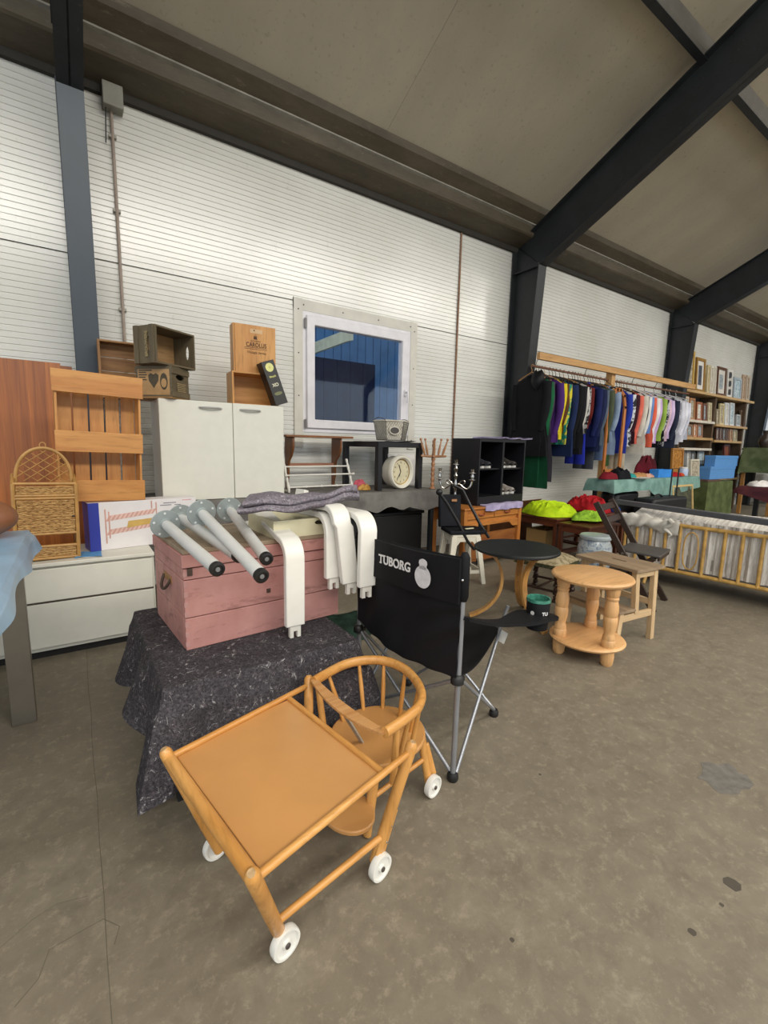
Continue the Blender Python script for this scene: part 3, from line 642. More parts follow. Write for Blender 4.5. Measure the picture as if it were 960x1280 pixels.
# ---- bamboo daybed with white woven cover
BAM = MAT('bamboo', 'C39A54', .4, .22, 18); BAMD = MAT('bamboo_node', 'A87C3C', .5, .2, 20)
A0 = onz(776, 700, .16); A1 = onz(958, 742, .13); dirb = (A1-A0); dirb.z = 0; dirb.normalize()
bd = thing('bamboo_daybed', 'long bamboo daybed with barred sides and a white woven cover', 'daybed', (A0.x, A0.y, 0), atan2(dirb.y, dirb.x))
LB = 2.0; DB = .60   # local x along the front, local y to the back
def cane(a, b, r=.014, name='cane'):
    a, b = V(a), V(b); n = max(2, int((b-a).length/.11)); pts = []; rr = []
    for i in range(n):
        for t, k in ((.0, 1.12), (.06, 1.0), (.94, 1.0)): pts.append(lerp(a, b, (i+t)/n)); rr.append(r*k)
    pts.append(b); rr.append(r*1.1); return MB().tube(pts, rr, 10).build(name, BAM, bd)
ztop = .575
COV = None
m, nt, b = _new('woven_white'); co = _coord(nt, (60, 60, 6)); n0 = _noise(nt, co, 1.0, 4, .7); n1 = _noise(nt, _coord(nt, (1, 1, 1)), 150, 3)
c = _mix(nt, _ramp(nt, n0, .35, .65), L('B4ADA5'), L('E6E2DA')); nt.links.new(c, b.inputs['Base Color']); b.inputs['Roughness'].default_value = .95; _bump(nt, b, n0, .7, .01); COV = m
m, nt, b = _new('woven_white_top'); n0 = _noise(nt, _coord(nt, (60, 5, 5)), 1.0, 4, .7); c = _mix(nt, _ramp(nt, n0, .35, .65), L('B8B1A9'), L('E6E2DA')); nt.links.new(c, b.inputs['Base Color']); b.inputs['Roughness'].default_value = .95; _bump(nt, b, n0, .7, .01); COVT = m
WCL = CLOTH('white_cover', 'D9D5CC', 'BDB8AE', .95, 10, 200)
for y, zt2 in ((0, ztop), (DB, .60)):
    cane((0, y, .16), (LB, y, .16), .017, 'bottom_rail'); cane((0, y, zt2), (LB, y, zt2), .017, 'top_rail')
for y in (0, DB):
    for x in (.02, .125, .245, .37, .485, .675, .815, .935, 1.065, 1.2, 1.34, 1.48, 1.62, 1.76, 1.88, 1.98):
        cane((x, y-.004, .16), (x, y-.004, .575), .0135, 'upright')
for x in (0, LB):
    cane((x, 0, .16), (x, DB, .16), .016, 'end_rail'); cane((x, 0, ztop), (x, DB, .6), .016, 'end_rail')
    for y in (.2, .4): cane((x, y, .16), (x, y, .58), .012, 'upright')
for x in (.25, LB-.1):
    for y in (0, DB): MB().tube(bez([(x, y, .16), (x, y, .08), (x+(.0), y-(.05 if y == 0 else -.05), .03), (x, y-(.06 if y == 0 else -.06), 0)], 8), .015, 10).build('leg', BAM, bd)
MB().tube([(.58+.055*cos(2*pi*k/28), -.012, .365+.165*sin(2*pi*k/28)*abs(sin(2*pi*k/28))**-.35 if abs(sin(2*pi*k/28)) > .01 else .365) for k in range(28)], .006, 8, closed=True).build('oval_hoop', BAM, bd)
MB().bb((.02, .04, .15), (LB-.02, DB-.04, .34)).build('mattress', MAT('mattress_grey', '8F8982', .9), bd, bevel=.03)
rnd.seed(5)
def fold_x(x): return .010*sin(x*62)+.007*sin(x*131+1)
MB().sheet(lambda u, v: (.03+u*(LB-.06), .026+fold_x(u*LB)+.004*sin(9*v), .185+v*.43), 150, 8, .004).build('woven_cover', COV, bd)
MB().sheet(lambda u, v: (.03+u*(LB-.06), .03+v*.36+.006*sin(u*140), .585+.10*v-.0*u+.010*sin(pi*v)), 150, 8, .006).build('cover_top', COVT, bd)
def roll(u, v):
    th = v*2*pi; r = .036+.008*sin(3*th+u*9)+.006*sin(u*31+th); return (-.02+u*.50, .0+cos(th)*r*1.0-.006, .575+sin(th)*r*1.5+.005*sin(u*17)-.035*u*u)
MB().sheet(roll, 44, 22).build('rolled_cover_edge', WCL, bd)
MB().tube([(.40+.05*sin(k*1.3)*.6, -.045-.006*(k % 2), .62-k*.022) for k in range(8)], [.020, .022, .02, .018, .015, .013, .01, .006], 8).build('cover_knot', WCL, bd)
bar = tag(MB().bar(onz(772, 627, .70), onz(975, 655, .70)+(onz(975, 655, .70)-onz(772, 627, .70))*.5, .075, .045).build('grey_pole', MAT('dark_grey_metal', '53555A', .4, .08), bevel=.004), 'dark grey metal rail lying along the bamboo daybed', 'rail')

# ---- small round table, black top on bent beech legs
BEECH = {a: WOOD('beech', 'B98241', 'CFA060', a, 10, .35) for a in 'XYZ'}
bt = thing('round_table', 'small round table with black top on curved bent-wood legs', 'table', (2.55, 2.06, 0))
MB().lathe([(0, .505), (.285, .505), (.295, .512), (.295, .523), (.288, .53), (0, .53)], 56).build('table_top', MAT('black_top', '1E2223', .38, .1), bt)
for an in (140, -95, 22):
    a = radians(an); e = V((cos(a), sin(a), 0)); pts = [p_ for p_ in bez([e*.20+V((0, 0, .505)), e*.10+V((0, 0, .46)), e*-.015+V((0, 0, .25)), e*.12+V((0, 0, .06)), e*.30+V((0, 0, .0))], 22)]
    pts = [p_+V((0, 0, .012*(1-i/22))) if i > 18 else p_ for i, p_ in enumerate(pts)]
    mb = MB(); s_ = e.cross(V((0, 0, 1)))
    for i in range(len(pts)-1): pass
    def strip(u, v, e=e, pts=pts, s_=s_):
        k = min(int(u*22), 21); p_ = lerp(pts[k], pts[k+1], u*22-k); return p_+s_*(v-.5)*.045
    lg = MB().sheet(strip, 22, 1, .020).build('bent_leg', BEECH['Z'], bt)
    for t in (.42, .5): MB().sphere(V(strip(t, .5))+e*.002, .004, 8, 5).build('screw', STEEL, lg)
MB().lathe([(.0, .485), (.11, .485), (.11, .505), (0, .505)], 20).build('spider_plate', BEECH['X'], bt)

# ---- footstool with barley-twist legs and tapestry seat
fs = thing('footstool', 'low footstool with a faded tapestry seat and dark barley-twist legs', 'footstool', (3.26, 2.31, 0), radians(12))
DOAK = {a: WOOD('dark_oak', '2C1810', '44271A', a, 12, .35) for a in 'XYZ'}
TAP = CLOTH('tapestry', 'A5977A', '7E7358', .95, 26, 160, (.45, .6))
MB().bb((-.2, -.2, .27), (.2, .2, .30)).build('seat_rail', CLOTH('green_gimp', '55553A', '33362A', .9, 60), fs, bevel=.004)
MB().sheet(lambda u, v: ((u-.5)*.41, (v-.5)*.41, .305+.055*(1-(2*u-1)**4)*(1-(2*v-1)**4)), 18, 18, .02).build('cushion', TAP, fs)
for x in (-.165, .165):
    for y in (-.165, .165):
        pts = []; rr = []
        for k in range(41): z = .015+k*.255/40; pts.append((x+.006*cos(z*95), y+.006*sin(z*95), z)); rr.append(.019+.006*sin(z*190))
        MB().tube(pts, rr, 12).build('twist_leg', DOAK['Z'], fs); MB().lathe([(.0, 0), (.018, 0), (.026, .012), (.018, .024), (0, .024)], 14, at=(x, y, 0)).build('bun_foot', DOAK['Z'], fs)
for a, b_ in (((-.165, -.165), (-.165, .165)), ((.165, -.165), (.165, .165)), ((-.165, 0), (.165, 0))): MB().tube([(*a, .085), (*b_, .085)], .010, 10).build('stretcher', DOAK['X'], fs)
# ================================================================== felt-covered table with the pink chest
FELTM = FELT('recycled_felt', '605C60', '403D41', 'C8C5C6', '6A5A62')
FT = (.19, 1.47, .885, 2.25, .445)
lt_ = thing('low_table', 'low table hidden beneath the dark recycled felt cloth', 'table', (.54, 1.86, 0))
DARKW = WOOD('dark_board', '3A3028', '4A3E33', 'X', 8, .7)
MB().bb((FT[0]+.02, FT[1]+.02, .41), (FT[2]-.02, FT[3]-.02, .44)).build('table_top', DARKW, lt_, world=True)
for x in (FT[0]+.05, FT[2]-.05):
    for y in (FT[1]+.08, FT[3]-.05): MB().bb((x-.02, y-.02, 0), (x+.02, y+.02, .41)).build('leg', STEEL, lt_, world=True)
rnd.seed(11)
def drape(cx, cy, hx, hy, z, drop, amp, fr, seed, corner=1.0, mindrop=None):
    """cloth over a rectangular top: rays from the middle out past the edge, then down in folds"""
    r_ = random.Random(seed); ph = [r_.uniform(0, 6.28) for _ in range(6)]
    def fn(u, v):
        th = u*2*pi; c, s = cos(th), sin(th); k = 1/max(abs(c)/hx, abs(s)/hy); ex, ey = cx+c*k, cy+s*k
        if v < .4:
            t = v/.4; return (cx+(ex-cx)*t, cy+(ey-cy)*t, z+.003*sin(9*ex*t+ph[0])*sin(7*ey*t+ph[1]))
        t = (v-.4)/.6; per = (ex*3+ey*3) if False else None
        s_ = ex*fr+ey*fr*1.13
        cornerness = (min(abs(c)*k/hx, abs(s)*k/hy))**6
        d = drop(th, ex, ey)*(1+.25*corner*cornerness)
        out = (.012+amp*(.5+.5*sin(s_+ph[2]))*t+.045*cornerness*t*corner)*min(1, t*3)
        nx, ny = (c*k/hx, s*k/hy); nx, ny = (nx if abs(nx) > .97 else nx*.3), (ny if abs(ny) > .97 else ny*.3); ln = sqrt(nx*nx+ny*ny) or 1
        zz = z-d*max(0, t-.03)+(.0 if t > .05 else 0)
        return (ex+nx/ln*out, ey+ny/ln*out, max(.004, zz))
    return fn
cx, cy = (FT[0]+FT[2])/2, (FT[1]+FT[3])/2
dr = lambda th, ex, ey: .235+.03*sin(ex*9+1)+.05*ex if ey < 1.55 else .20+.05*(2.2-ey)+.03*sin(ey*13)
fe = tag(MB().sheet(drape(cx, cy, .352, .395, .449, dr, .085, 17, 4, 1.2), 150, 40, .005).build('felt_cloth', FELTM), 'dark purplish-grey speckled felt cloth draped over the low table', 'cloth')
# ---- pink chest
m, nt, b = _new('pink_paint'); co = _coord(nt); n0 = _noise(nt, co, 3.5, 6, .65); n1 = _noise(nt, _coord(nt, (.25, 1, 1.2)), 16, 6, .75, .6); n2 = _noise(nt, co, 55, 4, .7)
c = _mix(nt, _ramp(nt, n0, .3, .7), L('AA746E'), L('C6948C')); c = _mix(nt, _ramp(nt, n1, .54, .72), c, L('7E5650')); c = _mix(nt, _ramp(nt, n2, .70, .76), c, L('5E3A38'))
nt.links.new(c, b.inputs['Base Color']); b.inputs['Roughness'].default_value = .6; _bump(nt, b, n1, .2, .004); PINK = m
ch = thing('pink_chest', 'worn pink painted wooden blanket chest standing on the felt cloth', 'chest', (.30, 1.71, .453), radians(4))
Wc, Dc, Hc = .66, .462, .381
zs = [0, .124, .268, .312]
for z0, z1 in zip(zs[:-1], zs[1:]):   # planks of the body
    MB().bb((0, 0, z0+.0015), (Wc, .022, z1-.0015)).build('front_plank', PINK, ch, bevel=.002); MB().bb((0, Dc-.022, z0+.0015), (Wc, Dc, z1-.0015)).build('back_plank', PINK, ch, bevel=.002)
    for x in (0, Wc-.022): MB().bb((x-.001 if x == 0 else x, .022, z0+.0015), (x+.022 if x == 0 else x+.023, Dc-.022, z1-.0015)).build('end_plank', PINK, ch, bevel=.002)
MB().bb((.022, .022, .004), (Wc-.022, Dc-.022, .02)).build('bottom', DARKW, ch)
lid = MB().bb((-.006, -.008, .315), (Wc+.006, Dc, Hc-.018)).build('lid_rim', PINK, ch, bevel=.003)
MB().bb((.0, .0, Hc-.018), (Wc, Dc-.004, Hc)).build('lid_board', WOOD('chest_top_wood', '8A7862', 'A3917A', 'X', 9, .7), lid, bevel=.003)
for k in range(8): MB().bb((-.0015, -.0015, .015+k*.038), (.012, .004, .033+k*.038)).build('dovetail', MAT('pink_end_grain', 'B58A84', .7), ch, smooth=0)
IRON = MAT('rusty_iron', '4A3A30', .7, .3, 40)
MB().tube(bez([(-.004, .18, .23), (-.03, .18, .17), (-.03, .28, .17), (-.004, .28, .23)], 12), .006, 8).build('end_handle', IRON, ch)
MB().bb((-.004, .17, .215), (0, .29, .242)).build('handle_plate', MAT('brass_worn', '9A7346', .5), ch)
MB().bb((.315, -.004, .165), (.331, 0, .181)).build('lock_hole', IRON, ch); MB().bb((.012, -.006, .285), (.03, 0, .312)).build('corner_strap', IRON, ch)
# ---- four round metal legs with mounting plates lying on the chest
LEGW = MAT('leg_grey_white', 'C9C9C6', .4, .06); PLT = MAT('galvanised', '9AA3A3', .45, .12, 20, metal=.3)
LG = [((207, 655, .899), (270, 710, .831), 'outermost round white metal table leg, over the left corner of the chest'), ((226, 647, .903), (297, 694, .839), 'shortest-looking round white metal leg, second from the chest corner'), ((252, 641, .945), (325, 718, .818), 'round white metal leg reaching lowest over the chest front, crossing another leg'), ((287, 637, .92), (332, 697, .824), 'round white metal leg lying next to the cream drawer')]
for i, (p0, p1, lb_) in enumerate(LG):
    a, b_ = onz(*p0), onz(*p1)
    if b_.length: pass
    d = (b_-a).normalized(); R = d.to_track_quat('Z', 'Y').to_matrix()
    t = thing('table_leg', lb_, 'table leg', (0, 0, 0), group='round table legs on the chest'); t.location = a
    MB().tube([a+d*.004, a+d*.03, lerp(a, b_, .6), b_], [.016, .020, .021, .022], 20).build('tube', LEGW, t, world=True)
    disc_ = MB().lathe([(.0, -.002), (.054, -.002), (.056, .0), (.054, .003), (.023, .003), (.02, .008), (0, .008)], 30, at=a, R=R).build('mounting_disc', PLT, t, world=True)
    for k in range(5):
        an = k*1.2566+.4; MB().lathe([(.0, .003), (.0045, .003), (.0045, .0045), (0, .0045)], 8, at=a+R @ V((.044*cos(an), .044*sin(an), 0)), R=R).build('screw_hole', MAT('hole_light', 'D5D8D8', .6), disc_, world=True)
    cap = MB().lathe([(.0, 0), (.0226, 0), (.0236, .006), (.023, .018), (.016, .020), (.015, .016), (.0, .016)], 22, at=b_-d*.002, R=R).build('end_cap', BLK, t, world=True)
    MB().lathe([(.0, .0165), (.008, .0165), (.007, .019), (0, .019)], 10, at=b_-d*.002, R=R).build('glide', MAT('glide_grey', '77797A', .5), cap, world=True)
# ---- cream drawer lying behind the bent legs
CREAM = MAT('cream_paint', 'D6CFAE', .5, .06)
dw = thing('loose_drawer', 'shallow cream wooden drawer with an oval grip hole lying on the chest', 'drawer', (.65, 1.74, .8345), radians(2))
w_, d_, h_ = .36, .29, .073
hole = MB()
op = [(.0, 0), (w_, 0), (w_, h_), (0, h_)]
# front with an oval hole
n = 20; ov = [(w_*.60+.030*cos(2*pi*k/n), .053+.011*sin(2*pi*k/n)) for k in range(n)]
def ringpoly(mb, outer, inner, y0, y1):
    no, ni = len(outer), len(inner); import itertools
    # match each inner vertex to the nearest of densified outer points
    dens = []
    for k in range(no):
        a, b2 = outer[k], outer[(k+1) % no]
        for t in range(5): dens.append((a[0]+(b2[0]-a[0])*t/5, a[1]+(b2[1]-a[1])*t/5))
    c0 = (sum(p[0] for p in inner)/ni, sum(p[1] for p in inner)/ni); ang = lambda p: atan2(p[1]-c0[1], p[0]-c0[0])
    dens.sort(key=ang); inn = sorted(inner, key=ang); N = len(dens)
    vs = [(p[0], y, p[1]) for y in (y0, y1) for p in dens]+[(p[0], y, p[1]) for y in (y0, y1) for p in inn]; fs = []
    M_ = ni; o2 = 2*N
    j = 0
    for k in range(N):
        k2 = (k+1) % N; j0 = int(k*M_/N) % M_; j1 = int((k+1)*M_/N) % M_
        f = [k, k2, o2+j1] + ([o2+j0] if j1 != j0 else []); fs.append(tuple(f)); g = [N+k2, N+k]+([o2+M_+j0] if j1 != j0 else [])+[o2+M_+j1]; fs.append(tuple(g)); fs.append((k2, k, N+k, N+k2))
    for q in range(M_): q2 = (q+1) % M_; fs.append((o2+q, o2+q2, o2+M_+q2, o2+M_+q))
    mb.add(vs, fs); return mb
ringpoly(MB(), op, ov, 0, .016).build('drawer_front', CREAM, dw, smooth=0)
MB().bb((0, .016, 0), (.014, d_, h_)).build('drawer_side', CREAM, dw); MB().bb((w_-.014, .016, 0), (w_, d_, h_)).build('drawer_side', CREAM, dw); MB().bb((.014, d_-.014, 0), (w_-.014, d_, h_)).build('drawer_back', CREAM, dw)
MB().bb((.014, .016, .004), (w_-.014, d_-.014, .01)).build('drawer_base', DARKW, dw)
# ---- bent white laminated legs hanging over the front of the chest
LAM = MAT('white_lacquer', 'E4E2DA', .38, .04)
def bent_leg(x, yf, ztop, zbot, lean, back, label, zb=None, rz=0.0):
    t = thing('bent_leg', label, 'furniture leg', (x, yf, zbot), rz, group='bent white legs on the chest')
    th = .027; wd = .079; R_ = .073; H = ztop-zbot; path = []
    path += [(0, 0, .047), (0, 0, H-R_-th/2)]
    path = [V((lean*(1-p[2]/H), 0, p[2])) for p in path]
    for k in range(1, 10): a = k/9*pi/2; path.append(V((0, R_-R_*cos(a), H-R_-th/2+R_*sin(a))))
    zz = (zb-ztop) if zb is not None else 0
    for k in range(1, 5): path.append(V((-lean*.3*k/4, R_+back*k/4, H-th/2+zz*k/4)))
    mb = MB(); vs = []
    for i, p_ in enumerate(path):
        tn = (path[min(i+1, len(path)-1)]-path[max(i-1, 0)]).normalized(); xx = V((1, 0, 0)); nn = xx.cross(tn).normalized()
        for sx_, sn in ((-1, -1), (1, -1), (1, 1), (-1, 1)): vs.append(p_+xx*sx_*wd/2+nn*sn*th/2)
    N = len(path); fs = [tuple(range(3, -1, -1)), tuple(range(4*N-4, 4*N))]
    for i in range(N-1):
        for k in range(4): k2 = (k+1) % 4; fs.append((i*4+k, i*4+k2, i*4+4+k2, i*4+4+k))
    mb.add(vs, fs).build('bent_strip', LAM, t, bevel=.004, smooth=35)
    tw = .045; l0 = lean
    te = MB().bb((l0-tw/2, -.009, 0), (l0-.008, .009, .049)).bb((l0+.008, -.009, 0), (l0+tw/2, .009, .049)).bb((l0-.008, -.009, .026), (l0+.008, .009, .049)); te.build('slotted_tenon', MAT('tenon_white', 'D8D5CB', .5), t, smooth=0)
    return t
bent_leg(.685, 1.615, .858, .458, .0, .34, 'bent white laminated leg hanging down furthest over the pink chest front', .932)
bent_leg(.878, 1.655, .938, .615, .0, .26, 'bent white laminated leg partly hidden behind another over the drawer', .925)
bent_leg(.892, 1.612, .972, .595, .047, .26, 'bent white laminated leg leaning outward over the loose cream drawer', .965, 0)
bent_leg(.978, 1.545, .945, .592, -.005, .40, 'bent white laminated leg hanging over the right end of the chest', .935)
# a further pair of white bent pieces heaped behind
for i, (px, py, z, a) in enumerate(((335, 634, .91, .5), (362, 627, .91, .2))):
    p = onz(px, py, z); t = thing('curved_wood_piece', ('short curved white wooden piece beneath the folded felt blanket', 'second curved white wooden piece tucked behind the felt blanket')[i], 'furniture part', (p.x, p.y, .835), a)
    pts = bez([(-.16, 0, .016), (-.05, 0, .016), (.05, 0, .03), (.07, 0, .14)], 10); mb = MB()
    mb.sheet(lambda u, v, pts=pts: lerp(pts[min(int(u*10), 9)], pts[min(int(u*10), 9)+1], u*10-min(int(u*10), 9))+V((0, (v-.5)*.08, 0)), 20, 1, .03).build('bent_strip', LAM, t, bevel=.003)
# ---- folded grey felt blanket on top
FELT2 = FELT('grey_felt', 'A09AA2', '7E7882', 'CEC9CF', 'A08A94')
Aq = [onz(294, 652, .94), onz(318, 625, .97), onz(436, 618, .97), onz(456, 640, .94)]
def blanket(u, v):
    p = lerp(lerp(Aq[0], Aq[3], u), lerp(Aq[1], Aq[2], u), v*.75)
    p.z = .966+.010*sin(u*7+1)+.004*sin(u*19+v*8)+.02*u; return p
bl_ = thing('felt_blanket', 'folded grey felt blanket heaped over the legs on the chest', 'blanket', (.9, 1.9, .834))
def folded(u, v, k=0):
    # closed roll cross-section in v
    th = v*2*pi; c = blanket(u, .45); axis = (Aq[1]-Aq[0]); axis.z = 0; wv = .10+.02*sin(u*5+k)-.03*u-.05*max(0, u-.8); e = axis.normalized()
    return c+e*cos(th)*wv*(.9 if k else 1)+V((0, 0, sin(th)*(.019+.004*sin(u*11+th*2))+k*.026+.008*cos(th)*sin(u*6)))
MB().sheet(lambda u, v: folded(u, v, 0), 46, 28).build('lower_fold', FELT2, bl_, world=True)
MB().sheet(lambda u, v: folded(.04+.94*u, v, 1), 46, 28).build('upper_fold', FELT2, bl_, world=True)

# ================================================================== left end: blue table, drawer units and what they carry
WHITE = MAT('white_melamine', 'D8D6CA', .4, .03); KICK = MAT('plinth_black', '161412', .6); GROOVE = MAT('groove_dark', '4A3E38', .7)
def drawer_unit(x0, x1, label, group=None):
    t = thing('drawer_unit', label, 'drawer unit', (x0, 3.0, 0)); w_ = x1-x0; H = .53; D = .46
    MB().bb((0, .05, 0), (w_, D, .05)).build('plinth', KICK, t); MB().bb((0, .012, .05), (w_, D, H)).build('body', WHITE, t, bevel=.003)
    MB().bb((-.002, -.012, H), (w_+.002, D, H+.022)).build('top_board', WHITE, t, bevel=.004)
    MB().bb((.012, -.006, .075), (w_-.012, .012, .325)).build('drawer', WHITE, t, bevel=.003); MB().bb((.012, -.006, .337), (w_-.012, .012, H-.012)).build('drawer', WHITE, t, bevel=.003)
    MB().bb((.01, .004, .325), (w_-.01, .013, .337)).build('grip_groove', GROOVE, t, smooth=0); return t
drawer_unit(-.275, .365, 'low white two-drawer unit under the wicker shelf and white carton'); drawer_unit(-.93, -.29, 'low white drawer unit mostly behind the steel leg of the blue table')
ZD = .552
# steel-legged table with blue plastic cloth
STN = MAT('brushed_steel', '8C857A', .35, .1, 6, metal=.7)
bt2 = thing('steel_table', 'table with a broad flat brushed steel leg under a light blue cloth', 'table', (-.25, 2.2, 0))
MB().bb((-.29, 2.345, 0), (-.205, 2.385, .77)).build('leg', STN, bt2, world=True, bevel=.002); MB().bb((-1.6, 2.345, 0), (-1.52, 2.385, .77)).build('leg', STN, bt2, world=True); MB().bb((-.75, 1.2, 0), (-.67, 1.24, .77)).build('leg', STN, bt2, world=True)
MB().bb((-1.65, 1.15, .77), (-.2, 2.62, .79)).build('table_top', STN, bt2, world=True)
BLUE = MAT('blue_plastic', '8DB4D2', .3, .14, 7, bump=.3, bscale=25)
dr2 = lambda th, ex, ey: .095-.05*max(0, 2.4-ey)+.012*sin(ey*9)
tag(MB().sheet(drape(-.925, 1.885, .73, .74, .797, dr2, .02, 9, 2, .9), 120, 30, .003).build('blue_cloth', BLUE), 'light blue plastic cloth covering the steel-legged table', 'cloth')
bgm = MAT('brown_leather', '8A5A3C', .5, .15, 12, bump=.2)
p = V((-.36, 2.46, .802)); bag = thing('leather_bag', 'rounded brown leather bag on the blue plastic cloth', 'bag', p)
MB().sphere((0, 0, .085), (.15, .11, .085), 24, 14).build('bag_body', bgm, bag); MB().tube(bez([(-.1, 0, .15), (-.06, 0, .24), (.04, 0, .24), (.08, 0, .15)], 14), .008, 8).build('bag_handle', bgm, bag)

# large veneered panels against the wall
TEAK = WOOD('teak_veneer', '84461A', 'B4692A', 'Z', 16, .4, .03, .02)
for (x0, x1, y, z, lb) in ((-1.25, -.035, 3.78, 1.72, 'tall red-brown veneered board leaning on the wall behind the wicker shelf'), (-.75, .03, 3.86, 1.715, 'second red-brown board just showing behind the first veneered board')):
    o = MB().box((0, 0, z/2), (x1-x0, .02, z)).build('veneer_board', TEAK, smooth=0, bevel=.001); o.location = ((x0+x1)/2, y, .01); o.rotation_euler = (radians(-4), 0, 0); tag(o, lb, 'board')
# white carton with a rack pictured on it, blue end
CART = MAT('carton_white', 'DFDBDB', .55, .03); CBL = MAT('carton_blue', '2E3A9A', .45, .12, 3)
bx = thing('shoe_rack_carton', 'white carton printed with a wooden shoe rack, blue at its end', 'box', (.05, 3.17, ZD+.001), radians(9)); w_, d_, h_ = .63, .15, .292
MB().bb((0, 0, 0), (w_, d_, h_)).build('carton', CART, bx, bevel=.002); MB().bb((-.0015, .0, .0), (.0, d_, h_)).build('blue_end', CBL, bx, smooth=0)
PK = MAT('print_pink', 'C99A8E', .6); PY = MAT('print_ochre', 'C7A45A', .6); TXT = MAT('print_grey', '8C8890', .6)
PKL = MAT('print_pink_light', 'D9B8AE', .6)
MB().bb((0, -.0012, 0), (.055, 0, h_)).build('blue_band', CBL, bx, smooth=0)
for zc in (.175, .09):
    MB().prism([(.085, zc), (.355, zc+.028), (.375, zc+.058), (.105, zc+.035)], .0008, o=(0, -.001, 0)).build('printed_shelf', PKL, bx, smooth=0)
    for k in range(11): x_ = .09+k*.0255; MB().prism([(x_, zc+(x_-.085)*.104), (x_+.010, zc+(x_-.075)*.104), (x_+.030, zc+.034+(x_-.085)*.095), (x_+.020, zc+.034+(x_-.095)*.095)], .0008, o=(0, -.0018, 0)).build('printed_slat', PK, bx, smooth=0)
for (x, z0, z1) in ((.083, .04, .25), (.102, .07, .235), (.372, .10, .275), (.345, .235, .285)): MB().bb((x, -.002, z0), (x+.007, -.001, z1)).build('printed_post', PK, bx, smooth=0)
MB().prism([(.20, .125), (.35, .14), (.355, .175), (.21, .168)], .001, o=(0, -.0028, 0)).build('printed_basket', PY, bx, smooth=0)
for z, x0, x1 in ((.262, .42, .50), (.248, .40, .47), (.246, .49, .53), (.275, .54, .60)): MB().bb((x0, -.001, z), (x1, 0, z+.006)).build('printed_line', TXT if x0 < .52 else MAT('print_rose', 'D0A0A4', .6), bx, smooth=0)
MB().bb((.395, -.001, .045), (.43, 0, .065)).build('printed_mark', CBL, bx, smooth=0)
# pine slat crate on end
PN = {a: WOOD('orange_pine', 'B87A3E', 'D19A58', a, 8, .45) for a in 'XYZ'}
cr_ = thing('slatted_crate', 'orange pine slatted crate on end with three broad front boards', 'crate', (-.085, 3.19, ZD+.307), rot=(0, radians(1.6), radians(4)))
cw, chh, cdp = .435, .75, .16
for k in range(5): MB().bb((.012+k*.0835, cdp-.012, .0), (.012+k*.0835+.074, cdp, chh-.0)).build('slat', PN['Z'], cr_, bevel=.001)
for z0, z1, ex_ in ((.0, .125, .012), (.29, .41, .006), (.625, .75, .012)): MB().bb((-ex_, 0, z0), (cw+ex_, .014, z1)).build('front_board', PN['X'], cr_, bevel=.002)
for x in (0, cw-.012):
    MB().bb((x, .014, .0), (x+.012, cdp-.012, chh)).build('side_board', PN['Z'], cr_, bevel=.001)
# wicker wall shelf
WK = None
m, nt, b = _new('wicker'); wv = nt.nodes.new('ShaderNodeTexWave'); wv.inputs['Scale'].default_value = 26; wv.bands_direction = 'Z'; wv.inputs['Distortion'].default_value = 1.0; nt.links.new(_coord(nt), wv.inputs['Vector'])
n0 = _noise(nt, _coord(nt, (1, 1, 4)), 45, 4); c = _mix(nt, _ramp(nt, n0, .35, .65), L('8A6234'), L('CBA468')); nt.links.new(c, b.inputs['Base Color']); b.inputs['Roughness'].default_value = .6; WK = m
CN = MAT('cane_tan', 'B08448', .45, .15, 20)
wk = thing('wicker_shelf', 'arched wicker wall shelf with a woven door standing on the white drawer unit', 'shelf', (-.285, 3.045, ZD+.0085), rot=(0, radians(1.5), radians(4)))
ww, wd_, wh_ = .275, .13, .42
def cn(a, b_, r=.009, n='cane'): MB().tube([a, b_], r, 8).build(n, CN, wk)
for x in (0, ww):
    cn((x, 0, 0), (x-.0, 0, wh_), .010); cn((x, wd_, 0), (x, wd_, wh_+.04), .010)
    cn((x, 0, .008), (x, wd_, .008)); cn((x, 0, wh_), (x, wd_, wh_+.04))
for z in (.008, .075, .145, .34, .355, wh_): cn((0, 0, z), (ww, 0, z), .008)
def weave(x0, x1, z0, z1, y, name):
    """woven panel: rows of cane bulging over and under the stakes"""
    mb = MB(); rows = int((z1-z0)/.0085)
    for r_ in range(rows):
        z = z0+.004+r_*.0085; pts = []; n = 26
        for k in range(n+1): x = x0+(x1-x0)*k/n; pts.append((x, y+.004*sin(k*pi/2+pi*(r_//2 % 2)), z))
        mb.tube(pts, .0042, 5, cap=False)
    return mb.build(name, WK, wk)
weave(.012, ww-.012, .016, .068, 0, 'woven_front'); weave(.012, ww-.012, .152, .333, -.004, 'woven_door'); weave(.012, ww-.012, .363, wh_-.008, 0, 'woven_front')
MB().bb((ww-.004, .006, .01), (ww+.004, wd_-.004, wh_)).build('woven_side', WK, wk); MB().bb((-.004, .006, .01), (.004, wd_-.004, wh_)).build('woven_side', WK, wk)
MB().bb((.01, .004, .004), (ww-.01, wd_, .014)).build('shelf_board', WK, wk); MB().bb((.01, .004, .14), (ww-.01, wd_, .15)).build('shelf_board', WK, wk)
MB().box((ww-.018, -.012, .24), (.012, .008, .006)).build('door_catch', STEEL, wk)
ar = [(ww/2+ (ww/2-.012)*cos(pi*k/20), wd_*.6, wh_+.005+.185*sin(pi*k/20)**.85) for k in range(21)]
MB().tube(ar, .009, 8).build('arch', CN, wk); MB().tube([(ww/2+.014*cos(2*pi*k/12), wd_*.6, wh_+.205+.016*sin(2*pi*k/12)) for k in range(12)], .003, 6, closed=True).build('hanging_loop', CN, wk)
